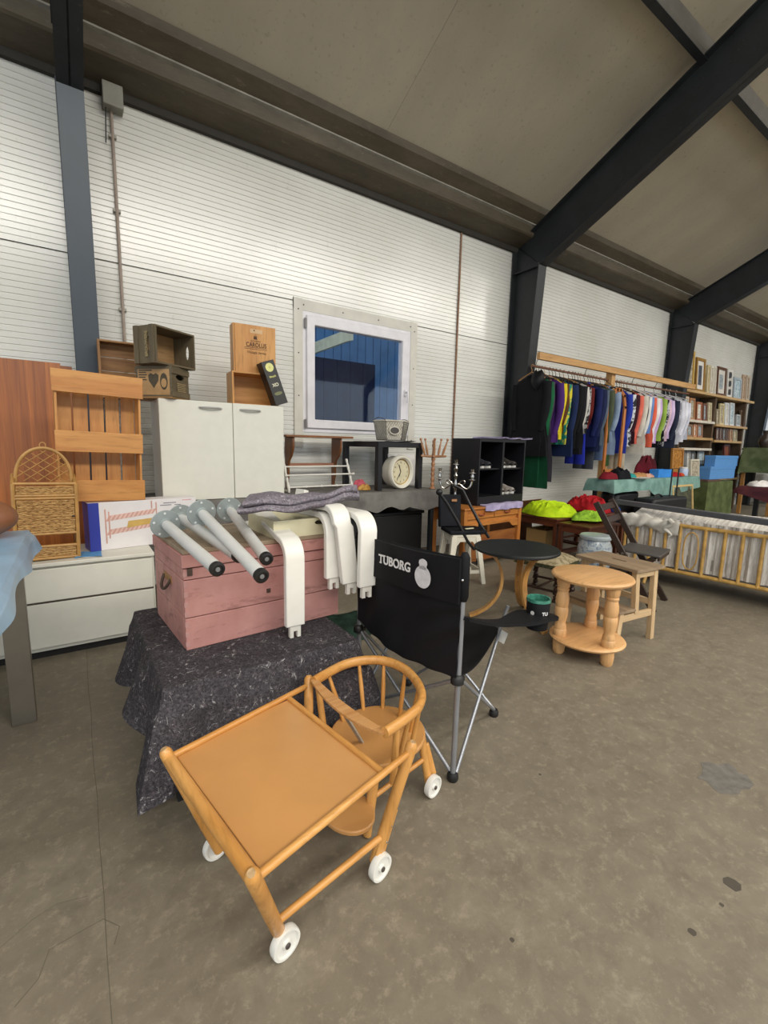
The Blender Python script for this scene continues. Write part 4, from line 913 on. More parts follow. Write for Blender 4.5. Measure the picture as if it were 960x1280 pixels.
for s_ in (-1, 1):
    for k in range(6):
        x0 = ww/2+s_*(-.115+.0*k)-s_*.0; c0 = -.11+k*.045; pts = []
        for q in range(30):
            t = q/29; x = t*ww; z = wh_+.0+( (x if s_ > 0 else ww-x)*-.75+.20+c0); pts.append((x, z))
        ins = [(x, z) for x, z in pts if z > wh_+.004 and ((x-ww/2)/(ww/2-.012))**2+(max(0, z-wh_)/.185)**2 < 1]
        if len(ins) > 2: MB().tube([(x, wd_*.6+.004*s_, z) for x, z in (ins[0], ins[-1])], .0024, 5).build('lattice_cane', CN, wk)
tag(MB().sheet(lambda u, v: (-.03+u*.13, 3.03+v*.13+.02*sin(u*4), ZD+.004+.003*sin(u*9+v*5)), 12, 12, .002).build('blue_sheet', MAT('blue_paper', '5B9BD0', .4)), 'small piece of bright blue plastic sheet under the wicker shelf', 'sheet')

# ================================================================== long grey-draped table with the white cabinet
TZ = .80; TY0, TY1, TX0, TX1 = 3.42, 4.08, .46, 3.01
tb = thing('long_table', 'long trestle table hidden under the grey drape', 'table', (1.8, 3.7, 0))
MB().bb((TX0, TY0+.01, TZ-.04), (TX1, TY1, TZ-.01)).build('table_top', DARKW, tb, world=True)
for x in (TX0+.06, 1.9, TX1-.06):
    for y in (TY0+.06, TY1-.06): MB().bb((x-.02, y-.02, 0), (x+.02, y+.02, TZ-.04)).build('leg', STEEL, tb, world=True)
GDR = CLOTH('grey_drape', '77746F', '5C5955', .9, 6, 180, (.35, .65))
dr3 = lambda th, ex, ey: (.17+.012*sin(ex*7)+(.02*sin(ex*23))) if ey < 3.6 else .12
o = tag(MB().sheet(drape((TX0+TX1)/2, (TY0+TY1)/2, (TX1-TX0)/2, (TY1-TY0)/2, TZ-.003, dr3, .012, 21, 9, .3), 260, 26, .004).build('grey_drape', GDR), 'grey cloth drape hanging over the long table edge', 'cloth')
wc = thing('white_cabinet', 'white two-door wall cabinet with metal bar handles standing on the long table', 'cabinet', (.495, 3.44, TZ+.004)); w_, d_, h_ = .885, .37, .70
MB().bb((0, .02, 0), (w_, d_, h_)).build('body', WHITE, wc, bevel=.003)
for i, (x0, x1) in enumerate(((0, w_*.557-.002), (w_*.557+.002, w_))):
    dd = MB().bb((x0, 0, .0), (x1, .018, h_)).build('door', WHITE, wc, bevel=.003); xc = .335 if i == 0 else w_*.557+.13
    MB().tube(bez([(xc-.075, 0, h_-.045), (xc-.07, -.034, h_-.045), (xc+.07, -.034, h_-.045), (xc+.075, 0, h_-.045)], 14), .008, 10, flat=.8).build('handle', MAT('satin_metal', 'C4C4C4', .38, .04, metal=.6), dd)
ZC = TZ+.004+h_+.001
# plank crate overhanging the left end of the cabinet
OW = {a: WOOD('old_plank', '7D5734', 'A27A4C', a, 9, .65) for a in 'XYZ'}
pc = thing('plank_crate', 'open wooden plank crate on its side at the left end of the cabinet top', 'crate', (.18, 3.72, ZC), radians(0)); w_, d_, h_ = .44, .10, .385
for k in range(4): MB().bb((.012, d_-.012, .004+k*.094), (w_-.012, d_, .004+k*.094+.090)).build('back_plank', OW['X'], pc, bevel=.001)
for x in (0, w_-.014): MB().bb((x, 0, 0), (x+.014, d_, h_)).build('end_board', OW['Z'], pc, bevel=.001)
MB().bb((.014, 0, 0), (w_-.014, d_-.012, .012)).build('bottom_plank', OW['X'], pc, bevel=.001); MB().bb((.014, 0, h_-.012), (w_-.014, d_-.012, h_)).build('top_plank', OW['X'], pc, bevel=.001)
# two old brewery crates
GB = {a: WOOD('grey_brown_crate', '5A4F3C', '70634B', a, 10, .65) for a in 'XYZ'}; TANW = WOOD('crate_inside', '8E6B42', 'A88456', 'X', 9, .6); PRT = MAT('crate_print_tan', 'AD8A5E', .7, .12, 20); PRTD = MAT('crate_print_dark', '4A4130', .7, .2, 30)
def brew_crate(name, label, loc, rz, w_, d_, h_, tilt=0.0):
    t = thing(name, label, 'crate', loc, group=None, rot=(tilt, 0, rz)); s_ = .012
    MB().bb((0, 0, 0), (w_, d_, s_)).build('base_board', TANW, t)
    for y in (0, d_-s_): MB().bb((0, y, s_), (w_, y+s_, h_)).build('side_board', GB['X'], t, bevel=.0015)
    for x in (0, w_-s_):
        op = [(s_, s_), (d_-s_, s_), (d_-s_, h_), (s_, h_)]; ov = [(d_/2+.05*cos(2*pi*k/16), h_*.68+.018*sin(2*pi*k/16)) for k in range(16)]
        mb = ringpoly(MB(), op, ov, x, x+s_); mb.v = [V((p.y, p.x, p.z)) for p in mb.v]; mb.build('end_board', GB['Y'], t, smooth=0)
    for x in (-.008, w_):
        for z in (.012, h_-.05): MB().bb((x, .0, z), (x+.008, d_, z+.038)).build('end_batten', GB['Y'], t, bevel=.001)
    return t
c1 = brew_crate('brewery_crate', 'old grey-brown beer crate with a tan printed label on the cabinet top', (.445, 3.58, ZC), radians(-43), .26, .20, .215)
c1.location = (.385, 3.575, ZC)
MB().bb((.014, -.0012, .022), (.246, 0, .19)).build('printed_label', PRT, c1, smooth=0)
hp_ = [(.035*k, .0) for k in range(2)]
MB().prism([(.13, .065), (.165, .115), (.168, .15), (.15, .165), (.13, .155), (.11, .165), (.092, .15), (.095, .115)], .0008, o=(0, -.002, 0)).build('printed_heart', PRTD, c1, smooth=0); MB().prism(circ(.028, 20, .205, .11, ry=.055), .0008, o=(0, -.002, 0)).build('printed_bottle', PRTD, c1, smooth=0)
MB().prism(circ(.020, 20, .205, .10, ry=.03), .0008, o=(0, -.0026, 0)).build('bottle_label', PRT, c1, smooth=0)
for k, wd in enumerate((.055, .06, .05, .058)): MB().bb((.022, -.002, .165-k*.016), (.022+wd, -.0012, .173-k*.016)).build('printed_line', PRTD, c1, smooth=0)
MB().bb((.022, -.002, .178), (.12, -.0012, .186)).build('printed_line', PRTD, c1, smooth=0)
for k in range(5): MB().bb((.268, .05, .10-k*.012), (.2688, .15-.01*(k % 2), .106-k*.012)).build('stencilled_line', MAT('stencil_tan', '9A8763', .7), c1, smooth=0)
c2 = brew_crate('brewery_crate', 'open old beer crate lying on its side on top of the labelled crate', (.37, 3.60, ZC+.215), 0, .33, .24, .20)
# laid on its side: opening towards the room
c2.rotation_euler = (radians(90), 0, radians(33)); c2.location = (.375, 3.525, ZC+.2165)
text('BROUWERIJ', .030, MAT('stencil_tan2', '98875F', .7), 'stencil', c2, (-.0088, .12, .135), Matrix(((0, 0, -1), (1, 0, 0), (0, -1, 0))).to_euler(), bold=.001, align='CENTER')
# wine box pair and the black bottle carton
WB = {a: WOOD('wine_box_wood', 'B47A3A', 'CF9A58', a, 7, .45) for a in 'XYZ'}
ob = thing('open_wooden_box', 'small open wooden box standing on its side under the wine box', 'box', (1.025, 3.565, ZC), radians(-4)); w_, d_, h_ = .355, .20, .25
MB().bb((0, .0, 0), (.013, d_, h_)).build('side_board', WB['Z'], ob); MB().bb((w_-.013, 0, 0), (w_, d_, h_)).build('side_board', WB['Z'], ob); MB().bb((.013, 0, 0), (w_-.013, d_, .012)).build('bottom_board', WB['X'], ob); MB().bb((.013, 0, h_-.012), (w_-.013, d_, h_)).build('top_board', WB['X'], ob); MB().bb((.013, d_-.01, .012), (w_-.013, d_, h_-.012)).build('back_board', WB['X'], ob)
wb_ = thing('wine_box', 'flat wooden wine box with dark burnt lettering standing on the open box', 'box', (1.05, 3.595, ZC+.251), radians(-4)); w_, d_, h_ = .325, .115, .355
MB().bb((0, .008, 0), (w_, d_, h_)).build('box_body', WB['Z'], wb_, bevel=.001); MB().bb((.012, 0, .0), (w_-.003, .008, h_-.004)).build('sliding_lid', WB['Z'], wb_, bevel=.001)
INK = MAT('burnt_ink', '4A2C16', .7)
text('CAROLUS', .044, INK, 'brand_lettering', wb_, (w_/2+.01, -.0006, .195), (pi/2, 0, 0), bold=.0008, sx=.80); text('GOUDEN', .016, INK, 'small_lettering', wb_, (w_/2+.005, -.0006, .232), (pi/2, 0, 0), sx=1.1); text('Vintage Series', .026, INK, 'script_lettering', wb_, (w_/2+.01, -.0006, .145), (pi/2, 0, 0), shear=.35)
for z in (.187, .176): MB().bb((.08, -.0008, z), (.255, 0, z+.003)).build('printed_rule', INK, wb_, smooth=0)
MB().prism([(-.014, 0), (.014, 0), (.010, .03), (.004, .018), (0, .036), (-.004, .018), (-.010, .03)], .0008, o=(w_/2+.003, -.0008, .25)).build('crest', INK, wb_, smooth=0); MB().prism(circ(.012, 10), .0008, o=(w_/2+.02, -.0008, .06)).build('small_seal', INK, wb_, smooth=0)
MB().bb((w_/2-.035, -.001, h_-.06), (w_/2+.06, 0, h_-.03)).build('paper_tape', MAT('tape_pale', 'C9A578', .4), wb_, smooth=0); MB().sphere((w_/2-.005, -.002, h_-.04), .005, 8, 5).build('nail', STEEL, wb_)
kb = thing('black_bottle_carton', 'black bottle carton with pale yellow seal leaning against the open box', 'box', (1.245, 3.475, ZC), rot=(0, 0, 0)); 
KB = MAT('carton_black', '1D1B1A', .4); kb.location = (1.325, 3.448, ZC+.001); kb.rotation_euler = (radians(-4), radians(-19), radians(4)); w_, d_, h_ = .105, .09, .335
kb.location.z += 0
MB().bb((0, 0, 0), (w_, d_, h_)).build('carton', KB, kb, bevel=.002)
GLD = MAT('gold_print', 'C9C56E', .4)
MB().prism(circ(.033, 24, w_/2, h_-.05), .0008, o=(0, -.001, 0)).build('round_seal', MAT('seal_yellow', 'DAD98C', .5), kb, smooth=0); MB().prism(circ(.010, 12, w_/2, h_-.05), .0008, o=(0, -.0016, 0)).build('seal_mark', GLD, kb, smooth=0)
text('Bisquit', .020, GLD, 'carton_lettering', kb, (w_/2, -.0012, h_-.125), (pi/2, 0, 0), bold=.0006); text('XO', .034, MAT('pale_print', 'D6D2B8', .5), 'carton_lettering', kb, (w_/2, -.0012, h_-.195), (pi/2, 0, 0), bold=.0012); MB().prism(circ(.034, 20, w_/2, h_-.25, ry=.013), .0008, o=(0, -.001, 0)).build('oval_mark', MAT('oval_green', '6E7048', .5), kb, smooth=0)

blk = MAT('black_plastic', '111112', .5)  # black boxes added to make the space under the long table dark
for i, (x0, x1, y0, y1, z0, z1, lb) in enumerate(((1.62, 2.25, 3.56, 3.98, 0, .36, 'lower black box added to darken the space under the grey-draped table'), (1.66, 2.22, 3.58, 3.96, .361, .62, 'upper black box added to darken the space under the grey-draped table'), (2.30, 2.92, 3.54, 3.98, 0, .58, 'tall black box added as dark fill under the table end by the white stool'))):
    t = thing('dark_fill_box', lb, 'box', ((x0+x1)/2, (y0+y1)/2, z0)); MB().bb((x0+.015, y0+.015, z0), (x1-.015, y1-.015, z1-.03)).build('box_body', blk, t, world=True, bevel=.01); MB().bb((x0, y0, z1-.03), (x1, y1, z1)).build('lid', blk, t, world=True, bevel=.006)
# ================================================================== things on the grey-draped table
TT = TZ+.004
BRN = {a: WOOD('shelf_brown', '6E4020', '8A5830', a, 8, .45) for a in 'XYZ'}
ws = thing('wall_shelf', 'brown wooden wall shelf with curved brackets standing below the window', 'shelf', (1.57, 3.86, TT))
MB().bb((0, 0, .475), (.69, .21, .495)).build('shelf_board', BRN['X'], ws, bevel=.003)
br = [(.21, 0), (.17, .0), (.165, .05), (.14, .12), (.14, .2), (.12, .26), (.07, .30), (.03, .36), (.02, .44), (.03, .475), (.21, .475)]
for x in (.07, .56): MB().prism(br, .02, o=(x, 0, 0), ex=(0, 1, 0), ey=(0, 0, 1), ez=(1, 0, 0)).build('bracket', BRN['Z'], ws, bevel=.003)
MB().bb((.09, .155, .20), (.56, .175, .235)).build('peg_rail', WOOD('rail_rose', '94624A', 'A87860', 'X'), ws, bevel=.003)
tr = thing('towel_rack', 'white turned wooden towel rack in front of the brown wall shelf', 'rack', (1.50, 3.63, TT), radians(5))
WPN = MAT('white_rack_paint', 'DCD9D0', .45, .05)
for x in (0, .66):
    prof = []; pts = []; n = 26
    for k in range(n+1): t = k/n; pts.append((x, .0+.11*t, .012+.27*t)); prof.append(.009+.005*abs(sin(t*11)))
    prof[-1] = .011; MB().tube(pts, prof, 10).build('end_post', WPN, tr); MB().tube([(x, .0, .012), (x, .16, .012)], [.011, .011], 10).build('foot', WPN, tr)
for t, y, ex_ in ((.12, 0, 0), (.50, -.035, .02), (.76, .0, 0)):
    z = .012+.27*t; yy = .11*t+y; MB().tube([(-ex_, yy, z), (.66+ex_, yy, z)], .0075, 10).build('rod', WPN, tr)
    if ex_:
        for x in (0, .66): MB().tube([(x, .11*t, z), (x, yy, z)], .007, 8).build('arm', WPN, tr)
        for x in (-.02, .68): MB().sphere((x, yy, z), .013, 10, 8).build('knob', WPN, tr)
for x in (.17, .33, .49): MB().sphere((x, .0132, .0445), (.016, .011, .011), 10, 6).build('turned_bead', WPN, tr)
def heap(name, label, cat, c, rx, ry, h, mat, seed, group=None, n=36, m=12, lump=.25, rz=0.0):
    """a crumpled garment lying in a heap"""
    r_ = random.Random(seed); ph = [r_.uniform(0, 6.3) for _ in range(8)]
    def fn(u, v):
        th = u*2*pi; rr = v; k = 1+lump*.3*sin(3*th+ph[0])+lump*.2*sin(5*th+ph[1])
        k *= 1+.22*noise.noise(V((cos(th)*1.6, sin(th)*1.6, seed)))*(rr > .3); x, y = rr*rx*k*cos(th), rr*ry*k*sin(th)
        q = V((x/rx*1.3+seed*3.1, y/ry*1.3, seed*.7)); wq = q+V((noise.noise(q*1.1), noise.noise(q*1.1+V((5, 2, 1))), 0))*.8
        f = .6*(1-2.6*abs(noise.noise(wq*1.5)))+.35*(1-2.6*abs(noise.noise(wq*3.2+V((3, 7, 2)))))
        z = h*(1-rr**3)**.6*(.55+.42*f)
        return (c[0]+x*cos(rz)-y*sin(rz), c[1]+x*sin(rz)+y*cos(rz), c[2]+.004+max(z, 0))
    o = MB(); base = V(c)
    o.sheet(fn, n, m, 0); o.v = [p-base for p in o.v]; q = o.build(name, mat, None, smooth=60); q.location = base; return tag(q, label, cat, group)
heap('pink_hat', 'crumpled pink knitted hat beside the black side table leg', 'hat', (2.25, 3.71, TT), .075, .06, .10, CLOTH('pink_knit', 'C9616E', 'B34F5E', .95, 12), 1)
heap('tan_cloth', 'crumpled ochre cloth in front of the pink hat', 'cloth', (2.235, 3.60, TT), .065, .05, .06, CLOTH('ochre_cloth', 'C79A55', 'AA7E3E', .95, 12), 2)
# black side table
LK = MAT('black_laminate', '17161A', .4, .06); lk = thing('side_table', 'square black side table standing on the grey-draped table', 'side table', (2.30, 3.475, TT), radians(6)); S_ = .57
for x in (0, S_-.05):
    for y in (0, S_-.05): MB().bb((x, y, 0), (x+.05, y+.05, .40)).build('leg', LK, lk, bevel=.001)
MB().bb((0, 0, .40), (S_, S_, .45)).build('table_top', LK, lk, bevel=.001)
# clock
ck = thing('wall_clock', 'round cream clock standing under the black side table', 'clock', (2.635, 3.60, TT), radians(10))
CRM = MAT('clock_cream', 'DEDACB', .4, .04); rC = .165; RCk = RX(pi/2)
MB().lathe([(0, -.10), (rC*.88, -.10), (rC*.92, -.09), (rC*.92, .0), (rC, .004), (rC, .03), (rC*.95, .045), (rC*.84, .042), (rC*.76, .022), (rC*.74, .012), (0, .012)], 44, at=(0, 0, rC), R=RCk).build('case', CRM, ck)
MB().lathe([(0, .0125), (rC*.74, .0125), (rC*.74, .015), (0, .015)], 36, at=(0, 0, rC), R=RCk).build('dial', MAT('dial_cream', 'CFC6A6', .6), ck)
MB().lathe([(rC*.70, .015), (rC*.755, .015), (rC*.755, .021), (rC*.70, .018)], 36, at=(0, 0, rC), R=RCk, cap=False).build('brass_ring', MAT('brass', 'A88A52', .35, metal=.6), ck)
for h_ in range(12):
    a = h_*pi/6; text(str(h_ or 12), .026, STEEL, 'numeral', ck, (sin(a)*rC*.56, -.0158, rC+cos(a)*rC*.56-.009), (pi/2, 0, 0), depth=.0004)
for a, l_, w_ in ((radians(-22), .075, .009), (radians(215), .085, .006), (radians(205), .05, .004)): MB().bar((0, -.018, rC), (sin(a)*l_, -.018, rC+cos(a)*l_), .002, w_, up=(cos(a), 0, -sin(a))).build('clock_hand', BLK, ck)
# black cloth and basket on the side table
tag(MB().sheet(lambda u, v: (2.36+u*.44-.06*v, 3.51+v*.42+u*.05, TT+.453+.003*sin(u*8)*sin(v*7)+(.012*(u-.8)/.2 if u > .8 else 0)), 20, 20, .003).build('black_place_mat', CLOTH('black_mat', '15151A')), 'thin black mat lying on the black side table under the basket', 'mat')
bk = thing('wire_basket', 'white canvas-lined wire basket with an oval name plate on the side table', 'basket', (2.61, 3.72, TT+.466), radians(16))
CANV = CLOTH('canvas_liner', 'D6D0C2', 'C2BBAC', .9, 14); WIRE = MAT('dark_wire', '4A4844', .5, metal=.4)
def hexa(r, z): return [V((r*1.12*cos(k*pi/3+.52), r*.8*sin(k*pi/3+.52), z)) for k in range(6)]
lo, hi = hexa(.15, .004), hexa(.185, .185); mb = MB(); mb.add(lo+hi, [(0, 1, 2, 3, 4, 5)]+[(k, (k+1) % 6, 6+(k+1) % 6, 6+k) for k in range(6)]); mb.build('canvas_liner', CANV, bk, smooth=20)
mb = MB()
for k in range(6):
    a, b_, c_, d_ = lo[k], lo[(k+1) % 6], hi[k], hi[(k+1) % 6]; n = (b_-a).cross(V((0, 0, 1))).normalized()*.004; nx_ = 7
    mb.tube([a+n, c_+n], .003, 5)
    for q in range(-6, nx_+6):
        for sg in (-1, 1):
            pts = []
            for t in range(9):
                v_ = t/8; u_ = (q+sg*v_*5)/nx_
                if 0 <= u_ <= 1: pts.append(lerp(lerp(a, b_, u_), lerp(c_, d_, u_), v_)+n)
            if len(pts) > 1: mb.tube([pts[0], pts[-1]], .0011, 4, cap=False)
mb.build('chicken_wire', WIRE, bk)
MB().tube([p*1.01 for p in hi], .007, 8, closed=True).build('rim', CANV, bk); MB().tube([p*1.02 for p in lo], .003, 6, closed=True).build('base_wire', WIRE, bk)
fn_ = ((lo[3]+lo[4]+hi[3]+hi[4])/4); nn = (lo[4]-lo[3]).cross(V((0, 0, 1))).normalized(); ex_ = (lo[4]-lo[3]).normalized()
pl_ = MB().prism(circ(.058, 26, ry=.040), .006, o=fn_+nn*.006, ex=ex_, ey=(0, 0, 1), ez=nn).build('plate_rim', CANV, bk); MB().prism(circ(.048, 26, ry=.030), .003, o=fn_+nn*.0105, ex=ex_, ey=(0, 0, 1), ez=nn).build('name_plate', MAT('slate_plate', '3E3A38', .5), pl_)
for s_ in (0, 3): p = (hi[s_]+hi[(s_+5) % 6])/2; MB().tube(bez([hi[s_]*1.02, p*1.12+V((0, 0, .03)), hi[(s_+5) % 6]*1.02], 10), .0035, 6).build('bail_handle', WIRE, bk)
# card with a black bird and small pictures against the wall
cd_ = thing('bird_picture', 'white card printed with a black bird leaning on the wall behind the turned stand', 'picture', (3.02-.36, 4.0, TT), rot=(radians(-8), 0, 0)); 
cd_.location = (3.05, 3.98, TT-.0)
cd_.location = (2.80, 4.0, TT)
MB().bb((0, 0, 0), (.36, .008, .33)).build('card', MAT('card_white', 'DCDAD8', .6), cd_)
birdp = [(.02, .20), (.05, .23), (.09, .235), (.11, .22), (.10, .20), (.13, .16), (.16, .12), (.22, .10), (.15, .095), (.12, .07), (.115, .10), (.08, .12), (.06, .17), (.05, .195)]
MB().prism(birdp, .0008, o=(0, -.001, 0)).build('bird_print', BLK, cd_, smooth=0); MB().bb((.0, -.001, .0), (.17, 0, .03)).build('pink_border', MAT('print_magenta', 'D690B0', .6), cd_, smooth=0)
# turned wooden stand with pegs
MPL = {a: WOOD('turned_maple', '9A6B48', 'B98862', a, 12, .4) for a in 'XYZ'}
ts = thing('peg_stand', 'turned wooden stand with upright pegs beside the clock', 'stand', (2.95, 3.47, TT))
prof = [(0, 0), (.03, 0), (.03, .012), (.016, .02)]
z = .02
while z < .30: prof += [(.014, z), (.020, z+.018), (.021, z+.03), (.014, z+.046)]; z += .05
prof += [(.02, .31), (.022, .33), (.014, .345), (.012, .40), (.018, .43), (.012, .45), (.017, .465), (.012, .48), (0, .485)]
MB().lathe(prof, 14).build('turned_post', MPL['Z'], ts)
for k in range(5):
    a = k*2*pi/5+.3; e = V((cos(a), sin(a), 0))
    MB().tube([e*.012+V((0, 0, .318)), e*.13+V((0, 0, .325))], [.012, .010], 8).build('arm', MPL['X'], ts)
    pts = [e*.09+V((0, 0, .33)), e*.105+V((0, 0, .38)), e*.125+V((0, 0, .44)), e*.135+V((0, 0, .475))]; MB().tube(pts, [.009, .013, .008, .006], 8).build('peg', MPL['Z'], ts); MB().sphere(e*.137+V((0, 0, .485)), .013, 10, 7).build('peg_knob', MPL['Z'], ts)

# ================================================================== dressing table, black cabinet, white stool
PO = {a: WOOD('pine_orange', 'A9652C', 'C98844', a, 8, .4) for a in 'XYZ'}
dk = thing('dressing_table', 'orange pine dressing table with two small drawers under the black cabinet', 'dressing table', (3.07, 3.12, 0), radians(5)); w_, d_, h_ = .94, .46, .635
MB().bb((-.01, -.01, h_-.02), (w_+.01, d_, h_)).build('top', PO['X'], dk, bevel=.004)
for x in (0, w_-.05):
    for y in (0, d_-.05): MB().bb((x, y, 0), (x+.05, y+.05, h_-.02)).build('leg', PO['Z'], dk, bevel=.003)
MB().bb((.05, .025, h_-.16), (w_-.05, d_-.02, h_-.02)).build('drawer_case', PO['X'], dk)
for x0, x1 in ((.055, w_/2-.005), (w_/2+.005, w_-.055)):
    q = MB().bb((x0, .005, h_-.115), (x1, .025, h_-.028)).build('drawer', PO['X'], dk, bevel=.003); MB().tube(bez([((x0+x1)/2-.045, .005, h_-.07), ((x0+x1)/2-.03, -.02, h_-.08), ((x0+x1)/2+.03, -.02, h_-.08), ((x0+x1)/2+.045, .005, h_-.07)], 8), .008, 8).build('handle', MAT('handle_rust', '8A4022', .5), q)
ap = [(.05, -.02+h_-.14), (.05, h_-.24), (.14, h_-.235), (.20, h_-.19), (w_-.20, h_-.19), (w_-.14, h_-.235), (w_-.05, h_-.24), (w_-.05, h_-.16)]
MB().prism(ap, .02, o=(0, .008, 0)).build('shaped_apron', PO['X'], dk)
MB().bb((.05, .03, .08), (w_-.05, .05, .36)).build('lower_panel', WOOD('panel_dark_pine', '7C4722', '96602F', 'X'), dk)
BC = MAT('cabinet_black', '15151A', .42, .06); bc = thing('shoe_cabinet', 'open black cabinet with shelves of shoes on the dressing table', 'cabinet', (3.33, 3.215, h_+.001), radians(5)); w_, d_, hh = .78, .37, .675; t_ = .018
MB().bb((0, 0, 0), (t_, d_, hh)).build('side_panel', BC, bc, bevel=.001); MB().bb((w_-t_, 0, 0), (w_, d_, hh)).build('side_panel', BC, bc, bevel=.001); MB().bb((t_, 0, 0), (w_-t_, d_, .09)).build('bottom_panel', BC, bc); MB().bb((t_, 0, hh-.03), (w_-t_, d_, hh)).build('top_panel', BC, bc); MB().bb((t_, d_-.008, .09), (w_-t_, d_, hh-.03)).build('back_panel', BC, bc)
MB().bb((w_*.48, .002, .09), (w_*.48+.03, d_-.01, hh-.03)).build('divider', BC, bc)
for x0, x1 in ((t_, w_*.48), (w_*.48+.03, w_-t_)): MB().bb((x0, .03, .36), (x1, d_-.01, .375)).build('shelf', BC, bc)
def to_w(root, p): return root.matrix_basis @ V(p)
def shoe(loc, rz, col, label, grp='shoes in the black cabinet', L_=.25):
    t = thing('shoe', label, 'shoe', loc, rz, grp); up = MAT('shoe_'+col, col, .6, .12, 30); so = MAT('sole_light', 'C9C6C0', .6)
    def body(u, v):
        th = v*pi; x = -L_/2+L_*u; w_ = .036*(1-.25*abs(2*u-1.15))*(1 if u > .04 else .7); hgt = (.095-.055*min(1, u*1.6)+.015*sin(pi*u)) if u < .95 else .025
        return (x, cos(th)*w_, .022+sin(th)*hgt)
    MB().sheet(body, 14, 10).build('upper', up, t); MB().prism([(L_*.5*cos(k*pi/8), .042*sin(k*pi/8)) for k in range(16)], .022, ex=(1, 0, 0), ey=(0, 1, 0), ez=(0, 0, 1)).build('sole', so, t)
    MB().tube([(-L_*.42, 0, .098), (-L_*.2, .022, .100), (-L_*.1, 0, .092), (-L_*.2, -.022, .100)], .006, 6, closed=True).build('collar', MAT('collar_dark', '55524E', .8), t); return t
bpy.context.view_layer.update()
for i, (x, z, col, lb) in enumerate(((.50, .091, '8E8780', 'grey trainer on the lower right shelf, next to the divider'), (.59, .091, '8A8078', 'middle trainer of three on the lower right shelf of the cabinet'), (.685, .091, 'A79F97', 'pale trainer nearest the open side end of the black cabinet'), (.50, .376, '6E6A66', 'dark grey shoe on the upper right shelf by the divider'), (.60, .376, '35322F', 'black shoe on the upper right shelf of the cabinet'), (.69, .376, '4A4642', 'charcoal shoe at the outer end of the upper right shelf'), (.14, .376, '2A2A2E', 'black shoe at the side-panel end of the upper left shelf'), (.25, .376, '3A3A40', 'dark shoe in the middle of the upper left shelf'))):
    p = to_w(bc, (x, .17, z)); shoe(p, radians(5)+radians(-95), col, lb)
LIL = CLOTH('lilac_sheet', 'B9B0CE', '9C93B4', .85, 9)
def flat_cloth(name, label, root, x0, x1, y0, y1, z, over, mat, th=.014, seed=1):
    def fn(u, v):
        x = x0+(x1-x0)*u; y = y0+(y1-y0)*v; zz = z+th+.006+.004*sin(u*17+seed)*sin(v*6+1)
        if y < 0-.012: zz -= min(over, (-.012-y)*1.3); y = -.018-.004*sin(u*12)
        return (x, y, zz)
    r_ = thing(name, label, 'cloth', root.location+V((0, 0, z)), root.rotation_euler.z)
    mb = MB(); mb.sheet(fn, 30, 14, th); mb.v = [p-V((0, 0, z)) for p in mb.v]; mb.build('folded_sheet', mat, r_); return r_
flat_cloth('lilac_cloth', 'lilac cloth folded along the front edge of the dressing table', dk, .30, .93, -.09, .06, .635, .06, LIL, .012, 2)
flat_cloth('lilac_towel', 'lilac towel folded on top of the black cabinet', bc, .24, .86, -.10, .30, .675, .0, LIL, .014, 4)
# silver candelabra
SIL = MAT('silver', 'B8B4AE', .18, .1, metal=1.0)
ca = thing('candelabra', 'tarnished silver three-arm candelabra at the end of the dressing table', 'candelabra', (3.105, 3.30, .636), radians(-45))
MB().lathe([(0, 0), (.065, 0), (.065, .008), (.05, .02), (.02, .035), (.012, .06), (.02, .075), (.012, .09), (.018, .115), (.010, .135), (.014, .17), (.024, .19), (.012, .21), (.016, .235), (.009, .26), (.013, .29), (.020, .305), (.010, .325), (.012, .35), (.022, .37), (.012, .385), (.010, .41), (.03, .415), (.03, .42), (.013, .425), (.017, .455), (.022, .46), (0, .46)], 18).build('stem', SIL, ca)
for s_ in (-1, 1):
    MB().tube(bez([(0, 0, .21), (s_*.06, 0, .27), (s_*.08, 0, .13), (s_*.15, 0, .15), (s_*.16, 0, .27)], 18), .009, 8).build('arm', SIL, ca); MB().tube(bez([(s_*.03, 0, .22), (s_*.07, 0, .30), (s_*.12, 0, .24), (s_*.07, 0, .22)], 12), .006, 6).build('scroll', SIL, ca)
    MB().lathe([(.009, .25), (.018, .262), (.035, .268), (.035, .274), (.014, .278), (.02, .30), (.012, .318), (.014, .33), (.032, .334), (.032, .34), (.015, .345), (.018, .37), (.024, .375), (0, .375)], 16, at=(s_*.16, 0, 0)).build('candle_cup', SIL, ca)
# white plastic stool
PLS = MAT('stool_plastic', 'D9D3C2', .45, .04)
sw = thing('plastic_stool', 'white plastic stool with splayed legs carrying the black bag frame', 'stool', (2.905, 2.985, 0), radians(-22)); H = .45
MB().bb((-.135, -.135, H-.03), (.135, .135, H)).build('seat', PLS, sw, bevel=.012)
for sx in (-1, 1):
    for sy in (-1, 1):
        a, b_ = V((sx*.112, sy*.112, H-.02)), V((sx*.165, sy*.165, 0)); q = MB()
        q.add([a+V((dx, dy, 0)) for dx, dy in ((-.026, -.026), (.022, -.026), (.022, .022), (-.026, .022))]+[b_+V((dx, dy, 0)) for dx, dy in ((-.02, -.02), (.02, -.02), (.02, .02), (-.02, .02))], [(0, 1, 2, 3), (7, 6, 5, 4), (0, 4, 5, 1), (1, 5, 6, 2), (2, 6, 7, 3), (3, 7, 4, 0)]); q.build('leg', PLS, sw, bevel=.004)
